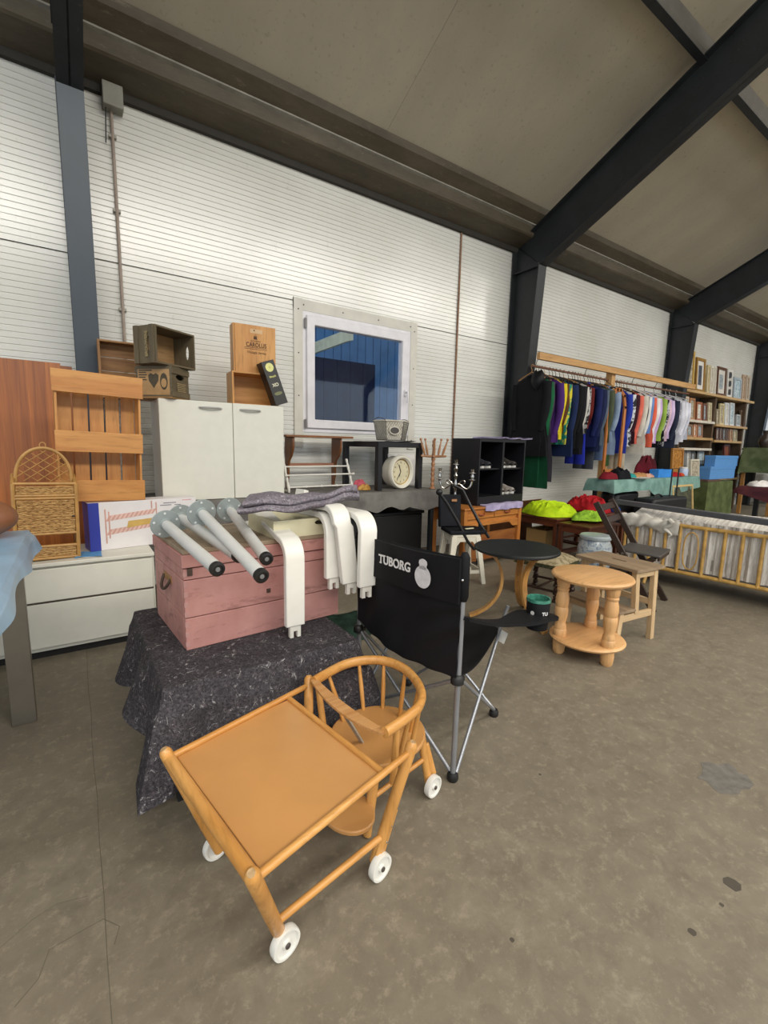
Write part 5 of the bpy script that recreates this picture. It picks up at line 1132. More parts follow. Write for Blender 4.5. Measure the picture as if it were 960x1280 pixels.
for k in range(4):
    R_ = RZ(k*pi/2); arch = [(-.118, H-.025), (-.142, H-.22), (-.105, H-.22), (-.088, H-.10), (-.06, H-.065), (.06, H-.065), (.088, H-.10), (.105, H-.22), (.142, H-.22), (.118, H-.025)]
    mb = MB(); mb.prism(arch, .012, o=(0, -.135, 0)); mb.v = [R_ @ p for p in mb.v]; mb.build('side_arch', PLS, sw)
    mb = MB(); mb.bar((-.150, -.150, .11), (.150, -.150, .11), .012, .03); mb.v = [R_ @ p for p in mb.v]; mb.build('stretcher', PLS, sw)
# black folding bag frame on the stool
fb = thing('folding_bag_frame', 'black nylon bag with tubular folding handles resting on the white stool', 'bag', (2.89, 2.975, H+.001), radians(-22)); NY = CLOTH('black_nylon', '1B1D22', '121318', .7, 8)
MB().bb((-.15, -.13, 0), (.20, .13, .035)).build('base_pad', NY, fb, bevel=.01); mb = MB(); mb.box((-.08, .10, .185), (.21, .05, .30), RX(-.1)); mb.build('back_pocket', NY, fb, bevel=.012); MB().box((-.05, .068, .285), (.05, .004, .022), RX(-.1)).build('leather_patch', MAT('tan_patch', 'A07048', .6), fb)
BT = MAT('black_tube', '1C1C1E', .35)
def wp(x, y, Y): return (fb.matrix_basis.inverted() @ ony(x, y, Y))
bpy.context.view_layer.update()
for pts in ([(549, 616, 2.98), (558, 628, 2.96), (572, 652, 2.90), (584, 676, 2.86), (592, 686, 2.84), (602, 685, 2.84)], [(566, 606, 3.08), (578, 612, 3.05), (588, 632, 3.0), (600, 655, 2.9), (611, 672, 2.86)]):
    MB().tube([wp(*q) for q in pts], .014, 10).build('tube_handle', BT, fb)
MB().sphere(wp(549, 615, 2.98), .03, 12, 8).build('pivot_knob', BT, fb); MB().bar(wp(600, 655, 2.9), wp(597, 706, 2.86), .03, .006).build('hanging_strap', NY, fb); MB().box((.06, -.05, .042), (.09, .02, .006), RZ(.3)).build('paper_slip', MAT('paper_cream', 'D8D2B0', .7), fb)

# ================================================================== nest of brown tables with clothing, ceramic stool, cartons
MAH = {a: WOOD('mahogany', '4A2416', '66361F', a, 9, .4) for a in 'XYZ'}
def small_table(label, loc, w_, d_, h_):
    t = thing('occasional_table', label, 'table', loc)
    MB().bb((-.01, -.01, h_-.022), (w_+.01, d_+.01, h_)).build('table_top', MAH['X'], t, bevel=.003)
    for x in (0, w_-.04):
        for y in (0, d_-.04): MB().bb((x, y, 0), (x+.04, y+.04, h_-.022)).build('leg', MAH['Z'], t, bevel=.002)
    for y in (.008, d_-.03): MB().bb((.04, y, h_-.09), (w_-.04, y+.02, h_-.022)).build('apron', MAH['X'], t); MB().bb((.04, y, .10), (w_-.04, y+.02, .125)).build('stretcher', MAH['X'], t)
    for x in (.008, w_-.03): MB().bb((x, .04, h_-.09), (x+.02, d_-.04, h_-.022)).build('apron', MAH['Y'], t); MB().bb((x, .04, .10), (x+.02, d_-.04, .125)).build('stretcher', MAH['Y'], t)
    return t
small_table('dark mahogany table heaped with neon yellow clothing', (4.26, 2.93, 0), .62, .58, .475); small_table('dark mahogany table under the red clothing behind the folding chair', (4.92, 2.80, 0), .48, .62, .50); small_table('lower dark mahogany table next to the blue and white ceramic stool', (4.24, 2.54, 0), .56, .35, .45)
NEON = CLOTH('neon_yellow', 'BFDC1E', 'A3C414', .8, 9); NEON2 = CLOTH('neon_green', '9CC93A', '6E9428', .8, 14); REDC = CLOTH('red_cloth', 'B01C24', '8E141C', .85, 9)
heap('hi_vis_jacket', 'crumpled neon yellow hi-vis jacket heaped on the mahogany table', 'jacket', (4.52, 3.21, .476), .30, .29, .17, NEON, 5, lump=.10, n=90, m=30)
heap('green_jersey', 'crumpled lime green jersey beside the hi-vis jacket', 'jersey', (4.60, 2.77, .476), .25, .15, .10, NEON2, 6, n=80, m=24, lump=.1)
heap('red_jumper', 'crumpled red jumper on the table behind the folding chair', 'jumper', (5.15, 3.14, .501), .24, .25, .20, REDC, 7, n=80, m=24, lump=.1); heap('red_scarf', 'small red scarf hanging at the edge beside the red jumper', 'scarf', (5.06, 2.86, .501), .10, .045, .08, REDC, 8); heap('blue_sock', 'small blue garment showing through the folding chair back', 'garment', (5.29, 2.86, .501), .07, .045, .07, CLOTH('blue_sock', '2E4E9A'), 9)
heap('dark_trousers', 'dark trousers dropped on the floor behind the mahogany tables', 'trousers', (4.80, 3.60, .001), .17, .15, .16, CLOTH('dark_trousers', '2A2426'), 13)
cp = ony(735, 667, 2.44)
cs = thing('ceramic_stool', 'blue and white ceramic garden stool standing behind the folding chair', 'garden stool', (cp.x, 2.36, 0))
m, nt, b = _new('blue_white_ceramic'); n0 = _noise(nt, _coord(nt), 16, 4, .6, 2.0); c = _mix(nt, _ramp(nt, n0, .50, .60), L('B4BDC0'), L('7F8EA2')); nt.links.new(c, b.inputs['Base Color']); b.inputs['Roughness'].default_value = .18; CER = m
hz_ = cp.z
MB().lathe([(0, 0), (.12, 0), (.125, .02), (.115, .04), (.14, .10), (.155, hz_*.5), (.15, hz_*.75), (.125, hz_*.9), (.135, hz_*.93), (.14, hz_*.97), (.13, hz_), (.0, hz_)], 36).build('glazed_body', CER, cs); MB().lathe([(.138, hz_*.925), (.142, hz_*.95), (.142, hz_*.985), (.132, hz_+.004), (0, hz_+.006)], 36).build('rim', MAT('pale_glaze', 'AEB9BC', .2), cs)
CBX = MAT('cardboard', 'A3814E', .8, .1, 6)
def carton(label, loc, w_, d_, h_, rz=0, flaps=True, mat=None):
    t = thing('carton', label, 'box', loc, rz); mat = mat or CBX
    for a, b_ in (((0, 0, 0), (w_, .006, h_)), ((0, d_-.006, 0), (w_, d_, h_)), ((0, .006, 0), (.006, d_-.006, h_)), ((w_-.006, .006, 0), (w_, d_-.006, h_)), ((.006, .006, 0), (w_-.006, d_-.006, .006))): MB().bb(a, b_).build('wall', mat, t, smooth=0)
    if flaps: MB().box((w_/2, -.06, h_+.055), (w_, .004, .15), RX(.8)).build('flap', mat, t, smooth=0); MB().box((-.055, d_/2, h_+.05), (.004, d_, .14), RY(-.85)).build('flap', mat, t, smooth=0)
    return t
carton('brown cardboard carton with open flaps behind the neon clothing', (4.36, 3.60, 0), .42, .34, .50, .1, mat=MAT('brown_card', '7A4E32', .8)); carton('yellowish cardboard carton under the mahogany table', (4.38, 3.14, .0), .36, .26, .30, .05, False)

heap('green_tarpaulin', 'dark green tarpaulin crumpled on the floor behind the camping chair', 'tarpaulin', (1.45, 2.55, .001), .28, .2, .07, CLOTH('dark_green_tarp', '22392E', '182820', .7, 6), 21)
heap('blue_rag', 'small blue rag on the floor by the pink chest', 'rag', (1.12, 2.35, .001), .10, .08, .06, CLOTH('blue_rag', '2C3E9A'), 22)
# ================================================================== clothes rail between the second and third column
RWD = WOOD('rail_pine', 'B0834E', 'CDA26A', 'X', 8, .55)
YR = 3.66
rl = thing('clothes_rail', 'long pine beam with a rusty hanging pipe and timber post for the clothes', 'clothes rail', (6.25, YR, 0))
MB().bb((4.60, YR-.10, 2.265), (8.72, YR-.055, 2.345)).build('beam', RWD, rl, world=True, bevel=.003)
MB().tube([(4.60, YR, 2.20), (6.6, YR, 2.19), (8.72, YR, 2.20)], .014, 10).build('hanging_pipe', MAT('rusty_pipe_dark', '6E4A36', .6, .3, 30), rl, world=True)
MB().bb((6.24, YR-.055, 0), (6.33, YR-.0+.035, 2.30)).build('post', WOOD('rail_pine', 'B0834E', 'CDA26A', 'Z', 8, .55), rl, world=True, bevel=.003)
for x in (4.68, 5.7, 6.9, 7.6, 8.3): MB().tube([(x, YR-.06, 2.30), (x, YR-.02, 2.29), (x, YR, 2.26), (x, YR+.015, 2.205), (x, YR, 2.185)], .004, 6).build('hook', STEEL, rl, world=True)
HANG_W = MAT('hanger_white', 'D8D8DA', .4); HANG_D = MAT('hanger_dark', '2C2A2A', .4); HANG_T = MAT('hanger_wood', 'A87C4C', .5)
def hanger(x, mat, i, held):
    mb = MB(); z = 2.19
    mb.tube([(0, -.012, z+.012), (0, -.008, z+.024), (0, .006, z+.026), (0, .016, z+.012), (0, .012, z-.012), (0, 0, z-.035), (0, 0, z-.065)], .0035, 6)
    mb.tube([(0, -.19, z-.145), (0, -.10, z-.105), (0, 0, z-.065), (0, .10, z-.105), (0, .19, z-.145)], .007, 6)
    mb.tube([(0, -.19, z-.145), (0, .19, z-.145)], .004, 6); mb.v = [p-V((0, 0, 2.04)) for p in mb.v]
    o = mb.build('coat_hanger', mat, None); o.location = (x, YR, 2.04)
    return tag(o, ('white plastic', 'dark metal', 'wooden')[i]+' coat hanger holding the '+held, 'hanger', ('white', 'dark', 'wooden')[i]+' hangers on the clothes rail')
def garment(x, col, ln, kind, name, label, seed, col2=None, w=.21, tk=.032):
    r_ = random.Random(seed); ph = [r_.uniform(0, 6.3) for _ in range(5)]; mat = CLOTH('fabric_'+name.replace(' ', '_')+str(seed), col, col2, .9, 14 if col2 else 6, 200, (.48, .54) if col2 else (.4, .6))
    t = thing(kind, label, 'trousers' if kind == 'trousers' else kind, (x, YR, 2.08-ln), r_.uniform(-.05, .05), 'clothes on the long rail')
    zt = ln
    if kind == 'trousers':
        for s_ in (-1, 1):
            def leg(u, v, s_=s_):
                th = v*2*pi; z = zt-.03-u*(ln-.03); return (cos(th)*tk*(.8+.4*u)+.006*sin(9*u+ph[0]), s_*.075+sin(th)*(.078+.004*sin(6*u))+.01*sin(4*u+ph[1]), z)
            MB().sheet(leg, 14, 14).build('trouser_leg', mat, t)
        MB().box((0, 0, zt-.02), (.05, .30, .045)).build('waistband', mat, t, bevel=.012); return t
    flare = {'dress': .06, 'coat': .04}.get(kind, .0)
    def body(u, v):
        th = v*2*pi; z = zt-u*ln
        if u < .10: k = u/.10; wy = .05+(w-.05)*(k**.75); tx = tk*(.45+.55*k); z = zt-.11*k**1.4*min(1, ln)*1.0
        else: k = (u-.1)/.9; wy = w-.035*sin(pi*min(1, k*1.3))+flare*k; tx = tk*(1+.35*k); z = zt-.11*min(1, ln)-(ln-.11*min(1, ln))*k
        f = 1+.10*sin(5*th+ph[0]+3*u)*min(1, u*3)+.06*sin(9*th+ph[1])*min(1, u*3)
        return (cos(th)*tx*(f+.25*sin(7*sin(th)*2+ph[2])*min(1, u*2)), sin(th)*wy*f, z)
    MB().sheet(body, 20, 26).build('body', mat, t)
    if kind != 'dress' or seed % 2:
        sl = .56 if kind in ('coat', 'jacket', 'jumper') else .50
        sl = min(sl, ln-.05)
        for s_ in (-1, 1):
            pts = []; rr = []
            for k in range(9): u = k/8; pts.append((.012*sin(3*u+ph[3]), s_*(w-.02+.03*sin(pi*u)-.03*u), zt-.085-u*sl)); rr.append((.052-.014*u)*(1+.08*sin(8*u+ph[4])))
            sv = MB().tube(pts, rr, 10).build('sleeve', mat, t)
            if kind in ('jacket', 'jumper'): MB().tube([V(pts[-1])+V((0, 0, .02)), V(pts[-1])-V((0, 0, .035))], [.04, .036], 10).build('cuff', mat, sv)
    MB().tube([(.03*cos(a), .05*sin(a), zt-.004) for a in [2*pi*q/12 for q in range(12)]], .010, 6, closed=True).build('collar', mat, t); return t
G = [(677, '16161A', .95, 'coat', 'black hooded costume', None), (680, '10452C', 1.33, 'dress', 'long dark green velvet dress', None), (683, '1C5E3C', .70, 'jumper', 'bottle green top', None), (686, '45414A', 1.25, 'dress', 'charcoal dress', None), (689, '9C7468', 1.27, 'trousers', 'dusty rose trousers', None), (693, '47276A', .78, 'jacket', 'purple jacket', None), (699, 'DCC62A', .74, 'jumper', 'bright yellow jumper', None), (703, '5E3B22', .66, 'shirt', 'brown shirt', None), (707, '1C7A68', .80, 'shirt', 'teal shirt dotted with yellow', 'C9BC3C'), (712, '1E2C50', .95, 'coat', 'navy coat', None), (717, '131315', .85, 'jacket', 'black suit jacket', None), (723, '1D1C20', .92, 'coat', 'long black coat', None), (728, 'C9C6C0', .60, 'shirt', 'white shirt', None), (731, 'B4B2B0', .66, 'shirt', 'black and white striped shirt', '2A2A2E'), (735, '611F1C', .52, 'jumper', 'maroon jumper', None), (738, '2734A6', 1.05, 'trousers', 'royal blue trousers', None), (743, '1B2352', .82, 'jacket', 'dark navy blazer', None), (748, '20284A', .88, 'jacket', 'ink blue jacket', None), (751, '3E4248', 1.12, 'trousers', 'dark grey trousers', None), (754, '5C6876', .80, 'shirt', 'slate blue shirt', None), (758, '4B533F', .76, 'jacket', 'olive jacket', None), (763, '6B80A4', 1.0, 'trousers', 'faded denim jeans', None), (769, '8A9CB4', .92, 'shirt', 'light denim shirt', None), (784, '2B3C9E', .90, 'jumper', 'cobalt blue jumper', None), (788, 'CFCFD2', .80, 'shirt', 'white shirt printed in black', '2E2E34'), (790, 'D0BFA4', 1.22, 'trousers', 'beige trousers', None), (793, '3A1D28', .76, 'shirt', 'plum shirt', None), (797, 'E2705E', .76, 'jumper', 'coral jumper', None), (801, 'D4CEC0', .90, 'coat', 'cream coat', None), (805, '17130F', .82, 'shirt', 'black blouse', None), (809, 'E6E4E0', .62, 'shirt', 'bright white shirt', None), (812, '6C8EC4', .60, 'shirt', 'sky blue shirt', None), (815, 'E96B50', .80, 'shirt', 'orange-red shirt', None), (819, 'EBEAEA', .72, 'shirt', 'plain white blouse', None), (822, 'CFB0DC', .74, 'shirt', 'lavender shirt', None), (828, '9CBA52', .70, 'shirt', 'lime green shirt', None), (831, '1C1C20', .78, 'shirt', 'black shirt with pale pattern', 'B8B8BC'), (834, 'DCBCCB', .70, 'shirt', 'pale pink shirt', None), (838, 'D6C0E2', .66, 'shirt', 'lilac shirt', None), (842, '2A3042', .80, 'jacket', 'dark slate jacket', None), (846, 'C8C8CE', .76, 'shirt', 'white shirt with grey print', '7C7C86'), (851, 'DADBE4', .74, 'shirt', 'bluish white shirt', None), (855, 'E4E4EC', .70, 'shirt', 'clean white shirt', None), (859, 'D4D6E2', .66, 'shirt', 'white shirt at the rail end', None)]
for i, (px, col, ln, kind, nm, c2) in enumerate(G):
    x = ony(px, 480, YR-.15).x
    nb = G[i-1][4] if i else G[1][4]
    garment(x, col, ln, kind, nm, nm+' on the clothes rail beside the '+nb, i, c2, w=.24 if kind in ('coat', 'jacket') else .21, tk=.024 if px > 780 else .028)
    h = 0 if px > 800 and i % 3 else (2 if i % 5 == 0 else 1); hanger(x, (HANG_W, HANG_D, HANG_T)[h], h, nm)
x = ony(677, 480, YR-.15).x
# plain hood of the black costume, hanging empty
hd_ = MB().sheet(lambda u, v: (x+.085*cos(v*2*pi)*sin(pi*(.15+.85*u)), YR-.10+.085*sin(v*2*pi)*sin(pi*(.15+.85*u)), 2.13-.26*u+.012*sin(v*19)), 12, 20); hd_ = hd_.build('costume_hood', CLOTH('hood_black', '17171A', '0E0E10', .5, 10)); tag(hd_, 'empty shiny black hood hanging over the black costume', 'hood')
# arched wooden mirror frame hung in front of the clothes
fx1 = ony(780, 520, 3.44).x; fx0, fz0, fz1, fy = fx1-.40, .94, 2.03, 3.44
pts = [(fx0, fz0), (fx1, fz0), (fx1, fz1-.22), (fx1-.05, fz1-.07), (fx1-.16, fz1), (fx0+.16, fz1), (fx0+.05, fz1-.07), (fx0, fz1-.22)]
mfr = thing('mirror_frame', 'orange-brown arched wooden mirror frame hanging among the clothes', 'frame', ((fx0+fx1)/2, fy, fz0)); FRM = WOOD('frame_orange', 'A8602A', 'C07A3C', 'Z', 8, .4)
for k in range(len(pts)):
    a, b_ = pts[k], pts[(k+1) % len(pts)]; e = (V((b_[0]-a[0], 0, b_[1]-a[1]))).normalized()*.022; MB().bar(V((a[0], fy, a[1]))-e, V((b_[0], fy, b_[1]))+e, .028, .05, up=e.cross(V((0, 1, 0)))).build('frame_bar', FRM, mfr, world=True, bevel=.004)
MB().tube([((fx0+fx1)/2, fy, fz1), ((fx0+fx1)/2, fy+.1, 2.1), ((fx0+fx1)/2, YR, 2.19)], .004, 6).build('hanging_cord', STEEL, mfr, world=True)
gp = tag(MB().prism([(0, 0), (.10, 0), (.085, .30), (.05, .42), (.02, .30)], .02, o=(6.20, YR-.09, 1.0)).build('green_pennant', CLOTH('green_felt', '3C5A34', '2E4A2A')), 'dark green felt pennant hanging on the timber post', 'pennant')

# ================================================================== teal market table below the clothes
TLX0, TLX1, TLY0, TLY1, TLZ = 5.44, 7.80, 3.0, 3.34, .86
tt = thing('market_table', 'market table under the teal cloth below the hanging clothes', 'table', (6.5, 3.2, 0)); MB().bb((TLX0+.01, TLY0+.01, TLZ-.04), (TLX1-.01, TLY1-.01, TLZ-.008)).build('table_top', DARKW, tt, world=True)
for q in (TLX0+.08, TLX1-.08):
    for y in (TLY0+.05, TLY1-.06): MB().bb((q-.02, y-.02, 0), (q+.02, y+.02, TLZ-.04)).build('leg', STEEL, tt, world=True)
dr4 = lambda th, ex, ey: (.10+.14*max(0, min(1, (ex-6.3)/.3))*max(0, 1-(ex-6.6)/1.2)+.05) if ey < 3.1 else .15
tag(MB().sheet(drape((TLX0+TLX1)/2, (TLY0+TLY1)/2, (TLX1-TLX0)/2, (TLY1-TLY0)/2, TLZ-.002, dr4, .02, 17, 3, .4), 220, 24, .004).build('teal_cloth', CLOTH('teal_cloth', '80A299', '6A8D84', .9, 8)), 'teal green cloth draped over the market table', 'cloth')
ZM = TLZ+.004
for i, (px, col, rx, ry, h, nm, cat) in enumerate(((776, '15161C', .16, .12, .16, 'black bag heaped on the teal cloth', 'bag'), (781, '2A58B8', .10, .08, .10, 'bright blue bag on the teal cloth beside the black bag', 'bag'), (790, '2E9A94', .09, .07, .07, 'turquoise scarf on the teal cloth', 'scarf'), (800, 'B88858', .13, .09, .08, 'tan cloth bundle on the teal cloth', 'cloth'), (812, 'D8A890', .10, .07, .06, 'peach cloth on the teal table beside the tan bundle', 'cloth'), (843, 'A81E22', .16, .09, .07, 'dark red cloth on the teal table next to the blue tub', 'cloth'), (850, 'C85028', .12, .07, .06, 'orange cloth at the teal table end', 'cloth'), (762, '7A1C28', .14, .10, .10, 'wine red jumper on the teal table behind the timber post', 'jumper'))):
    p = ony(px, 585, 3.12); heap('cloth_heap', nm, cat, (p.x, 3.13, ZM), rx, ry, h, CLOTH('heap_%s' % col, col), 30+i, n=30, m=10)
p = ony(806, 560, 3.3); heap('wine_red_bag', 'large wine red bag behind the goods on the teal table', 'bag', (p.x, 3.25, ZM), .30, .06, .34, CLOTH('wine_bag', '5A0E1C', '3A0A14'), 50, lump=.1)
p = ony(826, 580, 3.1); tb_ = thing('blue_tub', 'bright blue plastic tub on the teal cloth', 'tub', (p.x, 3.09, ZM)); BLT = MAT('tub_blue', '2F86D8', .4); a = .19
MB().bb((-a, -.06, 0), (a, .06, .008)).build('base', BLT, tb_); MB().bb((-a, -.06, .008), (a, -.052, .11)).build('side', BLT, tb_); MB().bb((-a, .052, .008), (a, .06, .11)).build('side', BLT, tb_); MB().bb((-a, -.052, .008), (-a+.008, .052, .11)).build('end', BLT, tb_); MB().bb((a-.008, -.052, .008), (a, .052, .11)).build('end', BLT, tb_)
p = ony(796, 590, 3.05); tag(MB().lathe([(0, 0), (.13, .0), (.17, .012), (.175, .02), (.12, .014), (0, .012)], 24, at=(p.x, 3.06, ZM)).build('white_plate', WPL), 'white plate lying at the front of the teal table', 'plate')
p = ony(857, 578, 3.15); jr = thing('glass_jar', 'pale blue glass jar with lid at the end of the teal table', 'jar', (p.x-.02, 3.16, ZM)); MB().lathe([(0, 0), (.06, 0), (.065, .02), (.065, .09), (.05, .11), (0, .11)], 18).build('jar_body', MAT('pale_glass', 'B4C2DC', .15), jr); MB().lathe([(0, .11), (.054, .11), (.054, .13), (0, .13)], 18).build('lid', WPL, jr)
# luggage under and in front of the teal table
LUG = MAT('luggage_black', '131316', .55)
sc_ = thing('suitcase', 'black wheeled suitcase with raised telescopic handle before the teal table', 'suitcase', (6.35, 2.80, 0)); MB().bb((-.55, -.13, .05), (.35, .13, .64)).build('shell', LUG, sc_, bevel=.03); MB().tube([(.12, 0, .62), (.12, 0, 1.0), (.30, 0, 1.0), (.30, 0, .62)], .010, 8).build('telescopic_handle', BT, sc_); MB().tube(bez([(-.30, 0, .63), (-.28, 0, .69), (-.1, 0, .69), (-.08, 0, .63)], 8), .012, 8).build('carry_handle', LUG, sc_)
for sx in (-.48, .28): MB().lathe([(0, -.02), (.05, -.02), (.05, .02), (0, .02)], 14, at=(sx, 0, .05), R=RX(pi/2)).build('wheel', BLK, sc_)
sc2 = thing('holdall', 'black holdall standing under the dark side of the teal table', 'bag', (5.95, 3.17, 0)); MB().bb((-.3, -.12, .0), (.26, .12, .70)).build('bag_body', LUG, sc2, bevel=.05); MB().tube(bez([(-.15, -.1, .70), (-.12, -.1, .80), (.1, -.1, .80), (.13, -.1, .70)], 8), .012, 8).build('grip', LUG, sc2)

# ================================================================== green draped box table with blue boxes, leaning pictures
def pf(name, label, p0, p1, zb, y, fr, pic, bw=.03, lean=.1, mt=None, group=None, cat='picture', zmax=9.0):
    """framed picture: x range and top height from two pixels, standing at depth y on height zb"""
    X0, X1 = ony(p0[0], p0[1], y).x, ony(p1[0], p1[1], y).x; zt = min(zmax, ony(p0[0], p0[1], y).z); w_, h_ = max(.06, X1-X0), max(.1, zt-zb)
    t = thing(name, label, cat, (X0, y, zb), group=group, rot=(-lean, 0, 0)); bw = min(bw, w_*.28)
    frame_ring(0, w_, 0, h_, bw, -.02, .01, 'frame', MAT('frame_'+fr, fr, .4, .12, 20), t, 0)
    if mt: q = MB().bb((bw, -.004, bw), (w_-bw, .006, h_-bw)).build('mount', MAT('mount_'+mt, mt, .7), t, smooth=0); k = min(w_, h_)*.18
    else: k = 0
    a = bw+k; MB().bb((a, -.0055, a*1.1), (w_-a, .004, h_-a*1.1)).build('picture', CLOTH('pic_'+pic[0]+pic[1], pic[0], pic[1], .7, 22, 80, (.42, .6), 0), t, smooth=0); return t, w_, h_
GX0, GX1, GY0, GY1 = ony(886, 603, 3.45).x, ony(917, 598, 3.45).x, 3.45, 3.78; GZ = ony(886, 603, 3.45).z
gt = thing('box_table', 'box-shaped table under the olive green velvet cloth', 'table', (GX0+.4, 3.6, 0)); MB().bb((GX0+.02, GY0+.02, .02), (GX1-.02, GY1-.02, GZ-.01)).build('crate_core', DARKW, gt, world=True)
VEL = CLOTH('olive_velvet', '5E6840', '46502E', .75, 5)
tag(MB().sheet(drape((GX0+GX1)/2, (GY0+GY1)/2, (GX1-GX0)/2, (GY1-GY0)/2, GZ, lambda th, ex, ey: GZ-.03, .04, 12, 8, .5), 160, 26, .004).build('velvet_cloth', VEL), 'olive green velvet cloth hanging to the floor over the box table', 'cloth')
tag(MB().bb((GX0+.03, GY0+.03, GZ+.006), (GX0+.55*(GX1-GX0), GY1-.03, GZ+.035)).build('brown_tray', MAT('tray_brown', '5A4034', .6)), 'flat brown tray on the green velvet table', 'tray')
BLB = MAT('box_blue', '5B93CF', .5, .04)
def lid_box(label, x0, x1, y0, y1, z0, z1):
    t = thing('blue_box', label, 'box', ((x0+x1)/2, (y0+y1)/2, z0), group='blue lidded boxes'); MB().bb((x0+.006, y0+.006, z0), (x1-.006, y1-.006, z1-.03)).build('box_body', BLB, t, world=True); MB().bb((x0, y0, z1-.055), (x1, y1, z1)).build('lid', BLB, t, world=True, bevel=.003)
zb0 = GZ+.036; bx0, bx1 = ony(885, 590, 3.6).x, ony(916, 590, 3.6).x; zm = ony(900, 583, 3.6).z; zt_ = ony(905, 569.5, 3.6).z
if bx0 < GX0: bx0 = GX0+.08
lid_box('lower blue lidded cardboard box on the green velvet table', bx0, bx1, 3.56, 3.76, zb0, zm); lid_box('upper blue lidded cardboard box, stacked on the lower one', bx0+.18, bx1+.10, 3.57, 3.75, zm+.001, zt_)
fb_ = pf('leaning_picture', 'dark framed picture with pale wooden frame leaning by the green velvet cloth', (848, 607), (873, 607), .001, 2.9, 'C9AC72', ('3C4038', '5A5A44'), .03, .12); pf('wooden_panel', 'light wooden panel leaning behind the dark framed picture', (846, 594), (862, 594), .001, 3.28, 'A98048', ('B08A50', '9A7440'), .02, .08, cat='panel')

# ================================================================== picture shelves between third and fourth column
SHW = WOOD('shelf_pine', 'B08C5A', 'CDAE7C', 'X', 8, .55); SX0, SX1 = 9.12, 12.3
sh = thing('picture_shelves', 'tall timber shelves full of framed pictures past the third column', 'shelf', (10.6, 3.95, 0)); DPW = WOOD('post_brown', '4A3826', '5E4A34', 'Z', 8, .7)
for z, x0, x1, mt_ in ((2.335, SX0-.1, SX1, SHW), (1.815, SX0, 10.42, MAT('white_board', 'CFC6B6', .5)), (1.78, 10.5, SX1-.2, SHW), (1.50, SX0, 10.42, SHW), (1.47, 10.5, SX1-.4, SHW), (1.30, SX0, 10.42, MAT('white_board', 'CFC6B6', .5)), (.70, SX0, 12.0, SHW)): MB().bb((x0, 3.84, z-.045), (x1, 4.14, z)).build('shelf_board', mt_, sh, world=True, bevel=.003)
for x in (SX0-.04, 10.46, SX1-.3): MB().bb((x-.035, 3.88, 0), (x+.035, 4.15, 2.29)).build('post', DPW, sh, world=True)
MB().bb((SX0, 4.15, .0), (SX1, 4.17, 2.29)).build('back_board', MAT('shelf_back', '3A3128', .8), sh, world=True)
ART = [('B9B09C', '8C8270'), ('3E4654', '5C6068'), ('D5D2C8', 'B4B0A4'), ('7E8A90', 'A4ACAE'), ('8FA8B4', 'C4D0D4'), ('A0947C', 'C4BAA4')]
UP_ = [(855, 858.5, 462, 'B8923C', 'slim gilt frame next to the third column on the top shelf', 0, None), (860.5, 871.5, 436, 'BE9A48', 'tall gilt-framed flower picture on the top shelf', 0, None), (873, 884.5, 446, '9A7434', 'gilt-framed dark picture with white mount on the top shelf', 1, 'D8D4CC'), (886, 889.5, 456, 'CDBB90', 'narrow pale frame beside the gilt dark picture', 2, None), (890.5, 894, 457, 'DCD6C8', 'first of two narrow white frames on the top shelf', 5, None), (895, 897.5, 458, 'DCD6C8', 'second narrow white frame beside the brown framed print', 5, None), (899, 910.5, 457.5, '5E4030', 'brown-framed grey print with mount on the top shelf', 3, 'D0CCC2'), (911.5, 918, 461, 'DAD8D2', 'white panel with three dark ovals on the top shelf', 2, None), (919, 928.5, 471, 'A8B4BC', 'pale blue landscape picture on the top shelf', 4, None), (930, 934, 468, 'B49A84', 'rose-brown narrow frame near the shelf end', 5, None), (935, 939, 469, 'B8A894', 'beige narrow frame at the very end of the top shelf', 0, None)]
for (a, b_, yt, fr, lb, ai, mt_) in UP_:
    o, ow_, oh_ = pf('framed_picture', lb, (a, yt), (b_, yt), 2.336, 3.93, fr, ART[ai], .05, .06, mt_, 'pictures on the shelves')
    if 'ovals' in lb:
        for k in range(3): MB().prism(circ(ow_*.24, 16, ry=oh_*.11), .002, o=(ow_/2, -.024, oh_*(.2+k*.3))).build('dark_oval', MAT('oval_dark', '3A3C40', .6), o, smooth=0)
r2 = random.Random(4)
def row(y, zb, items, rowname, zmax=9.0):
    for (a, b_, yt, fr, ai, lb) in items: pf('framed_picture', lb+' '+rowname, (a, yt), (b_, yt), zb, y, fr, ART[ai], .035, .08, None, 'pictures on the shelves', zmax=zmax)
row(3.92, 1.816, [(857, 862.5, 495, 'C9B8A4', 2, 'pale framed print'), (863.5, 870.5, 497, 'A8764C', 0, 'copper-framed print'), (872, 879, 502, '9A5C3C', 2, 'red-brown framed print'), (880, 885, 504, '6E4632', 3, 'dark brown framed print'), (886.5, 891, 503, 'C4B898', 5, 'cream framed print')], 'on the white shelf')
row(3.92, 1.781, [(896, 900.5, 511, '8C8064', 5, 'olive framed print'), (901.5, 907, 504, 'CDBE8C', 0, 'buff framed print'), (908, 913, 503, 'D0D2D6', 2, 'white framed print'), (914.5, 920, 503, 'CFD2D2', 4, 'second white framed print'), (921, 926, 518, 'B8BABC', 3, 'small grey framed print'), (927, 933.5, 512.5, '6E5C4C', 5, 'brown framed print')], 'on the shelf right of the brown post')
row(3.92, 1.501, [(859, 866, 530, '8C6A4C', 3, 'walnut framed print'), (867, 871.5, 530, 'B88058', 2, 'orange framed print'), (872.5, 879, 529, '9A6A4A', 3, 'tan framed print')], 'below the white shelf', 1.755)
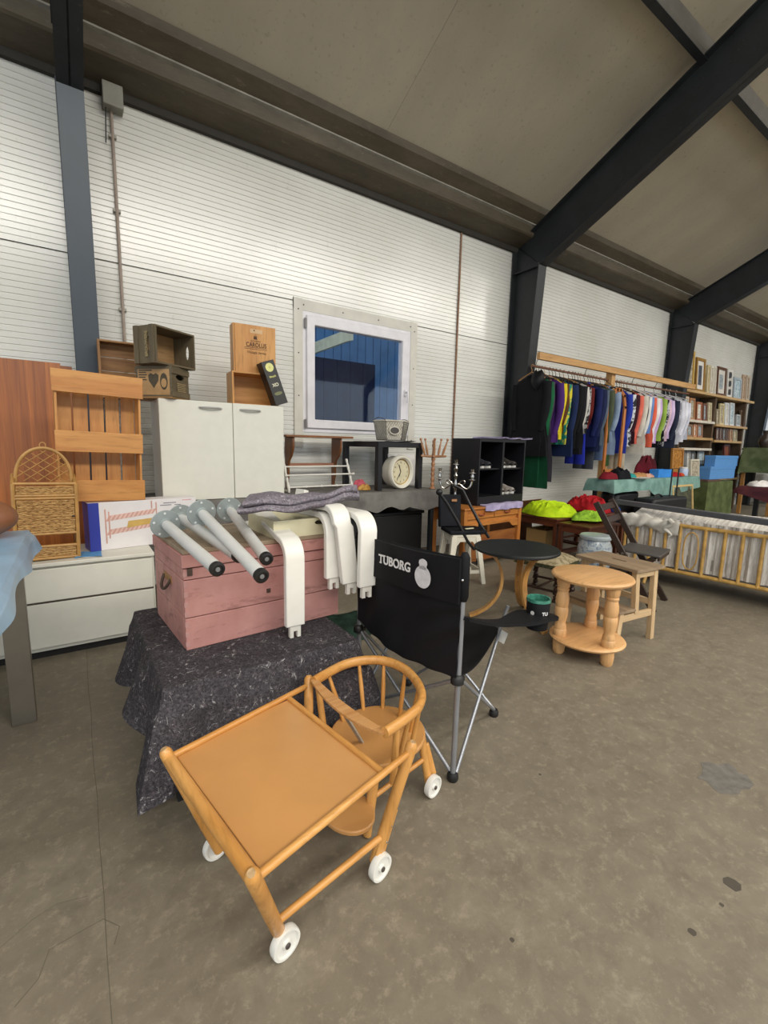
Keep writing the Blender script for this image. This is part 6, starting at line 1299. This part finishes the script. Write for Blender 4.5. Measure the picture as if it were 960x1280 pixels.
row(3.92, 1.471, [(896.5, 900, 528, '5A3E30', 2, 'first slim dark frame'), (901, 904, 528, '5E4232', 2, 'second slim dark frame'), (905, 908.5, 528, '56402E', 4, 'third slim dark frame'), (909.5, 912, 528, '624632', 2, 'fourth slim dark frame'), (913.5, 917, 528, 'A87C58', 0, 'tan slim frame'), (918, 923, 528, '9C9474', 5, 'grey-green frame')], 'on the low shelf right of the post', 1.72)
row(3.92, .701, [(855, 860, 556, '8E8A84', 3, 'grey framed panel'), (861, 866, 557, 'A4A4A4', 2, 'white-grey framed panel'), (867, 872, 557, '6E6A64', 3, 'dark grey framed panel'), (876, 883, 556, 'B0B4B0', 4, 'pale framed panel')], 'stacked at the foot of the shelves', 1.24)
pf('star_panel', 'orange wooden panel painted with a dark star behind the teal table', (846, 560), (860, 560), .001, 3.55, 'A8722E', ('B4803C', '8A5A28'), .03, .06, cat='panel'); pf('small_picture', 'small pale picture standing on the green velvet table', (865.5, 574), (876, 574), GZ+.006, 3.66, 'CFC8B4', ART[0], .03, .1)
pf('red_picture', 'red abstract picture leaning beyond the brown shelf post', (911, 540), (918, 540), .701, 3.90, '5A2A24', ('A0443C', '6A6A50'), .03, .1, zmax=1.40)

# ================================================================== far end
p = ony(909, 558, 3.0); q_ = ony(951, 558, 3.0); fz = .88
ft_ = thing('far_table', 'table under moss green cloth beyond the blue boxes', 'table', (p.x+.5, 3.1, 0)); X0 = 9.6
FX0, FX1, FY0, FY1 = 11.2, 13.4, 3.0, 3.6; fz = ony(920, 558, 3.0).z
MB().bb((FX0, FY0, fz-.04), (FX1, FY1, fz-.01)).build('table_top', DARKW, ft_, world=True)
for x in (FX0+.06, FX1-.06):
    for y in (FY0+.06, FY1-.06): MB().bb((x-.03, y-.03, 0), (x+.03, y+.03, fz-.04)).build('leg', WOOD('leg_orange', '9A6A34', 'B48448', 'Z'), ft_, world=True)
tag(MB().sheet(drape((FX0+FX1)/2, (FY0+FY1)/2, (FX1-FX0)/2, (FY1-FY0)/2, fz, lambda th, ex, ey: .5, .06, 8, 5, .5), 130, 22, .005).build('moss_cloth', CLOTH('moss_cloth', '6A7450', '525C3C', .8, 5)), 'moss green cloth hanging from the far table', 'cloth')
rr_ = random.Random(8)
for i, (px, col, h, nm) in enumerate(((912, '3A2E28', .34, 'dark brown vase on the far green table'), (922, '6A5A48', .24, 'stoneware jug on the far green table'), (934, '2A2C2E', .42, 'tall black vase on the far green table'), (944, '7A6A30', .30, 'brass vase on the far green table'), (953, '3E4A58', .36, 'blue-grey vase at the end of the far green table'))):
    x = min(FX1-.15, FX0+.2+i*.45); tag(MB().lathe([(0, 0), (.07, 0), (.11, h*.3), (.10, h*.55), (.045, h*.8), (.06, h), (.05, h), (.035, h*.8), (0, h*.7)], 18, at=(0, 0, 0)).build('vase', MAT('vase_%d' % i, col, .3), None), nm, 'vase').location = (x, 3.3, fz+.006)
lm = thing('floor_lamp', 'grey metal lamp with a wide cone shade before the bright far window', 'lamp', (12.1, 2.55, 0)); MB().lathe([(0, 0), (.16, 0), (.16, .02), (.02, .035), (0, .035)], 20).build('base', STEEL, lm); MB().tube([(0, 0, .03), (0, 0, 1.80)], .015, 8).build('pole', STEEL, lm); MB().lathe([(.03, 1.86), (.06, 1.84), (.33, 1.66), (.34, 1.64), (.32, 1.65), (.05, 1.80)], 28, cap=False).build('shade', MAT('shade_grey', '8E8E86', .4), lm); MB().lathe([(0, 1.80), (.03, 1.80), (.03, 1.88), (0, 1.89)], 12).build('shade_cap', STEEL, lm)
# goods piled at the far end
PILE = [('5A4436', 'dark wooden chest of drawers at the far end', 13.9, 3.2, .9, .5, 1.0), ('3A3E44', 'dark grey cabinet standing at the far end', 15.2, 3.3, .8, .5, 1.5), ('7A7468', 'beige cupboard at the far end below the window', 16.4, 2.6, .9, .5, 1.2), ('4A3A2C', 'brown sideboard at the far end below the window', 17.8, 2.2, 1.3, .5, .8)]
for col, lb, x, y, w_, d_, h_ in PILE:
    t = thing('cupboard', lb, 'cupboard', (x, y, 0)); mm = MAT('cup_'+col, col, .5); MB().bb((0, 0, .05), (w_, d_, h_)).build('body', mm, t, bevel=.005); MB().bb((.03, .03, 0), (w_-.03, d_-.03, .05)).build('plinth', KICK, t)
    for k in range(2): dd = MB().bb((.01+k*w_/2, -.018, .07), (w_/2-.01+k*w_/2, 0, h_-.03)).build('door', mm, t, bevel=.003); MB().sphere((w_/2+(-.04 if k == 0 else .04), -.03, h_*.6), .014, 8, 6).build('knob', CHR, dd)
# clothes table at the right-hand edge of the view
cp0 = onz(921, 607, .80)
ct = thing('clothes_table', 'table under the dark red cloth piled with folded clothes', 'table', (7.3, 1.7, 0)); CX0, CX1, CY0, CY1 = cp0.x+.03, cp0.x+1.5, cp0.y-1.15, cp0.y+.0
MB().bb((CX0, CY0, .74), (CX1, CY1, .785)).build('table_top', DARKW, ct, world=True)
for x in (CX0+.35, CX1-.1):
    for y in (CY0+.1, CY1-.12): MB().bb((x-.025, y-.025, 0), (x+.025, y+.025, .74)).build('leg', STEEL, ct, world=True)
tag(MB().sheet(drape((CX0+CX1)/2, (CY0+CY1)/2, (CX1-CX0)/2, (CY1-CY0)/2, .79, lambda th, ex, ey: .09+.30*max(0, CY1-ey)+.02*sin(ey*5), .03, 9, 6, .8), 120, 22, .005).build('wine_red_cloth', CLOTH('wine_red', '5A2E30', '44222A', .85, 6)), 'dark wine-red cloth hanging over the clothes table', 'cloth')
for i, (dx, dy, rx, ry, h, col, nm) in enumerate(((.28, -.16, .24, .13, .08, 'DCD8D4', 'white shirt lying at the corner of the clothes table'), (.34, -.52, .26, .18, .11, '2E3A58', 'navy jeans lying on the clothes table'), (.85, -.22, .24, .16, .10, 'B9B4B0', 'grey jumper lying on the clothes table'), (.9, -.7, .26, .2, .12, '8C96A8', 'pale blue jeans lying on the clothes table'), (.30, -.92, .22, .13, .10, 'D6CFCB', 'cream cardigan lying on the clothes table'))): heap('folded_garment', nm, 'garment', (CX0+dx, CY1+dy, .796), rx, ry, h, CLOTH('gar_'+col, col), 60+i, n=40, m=14)
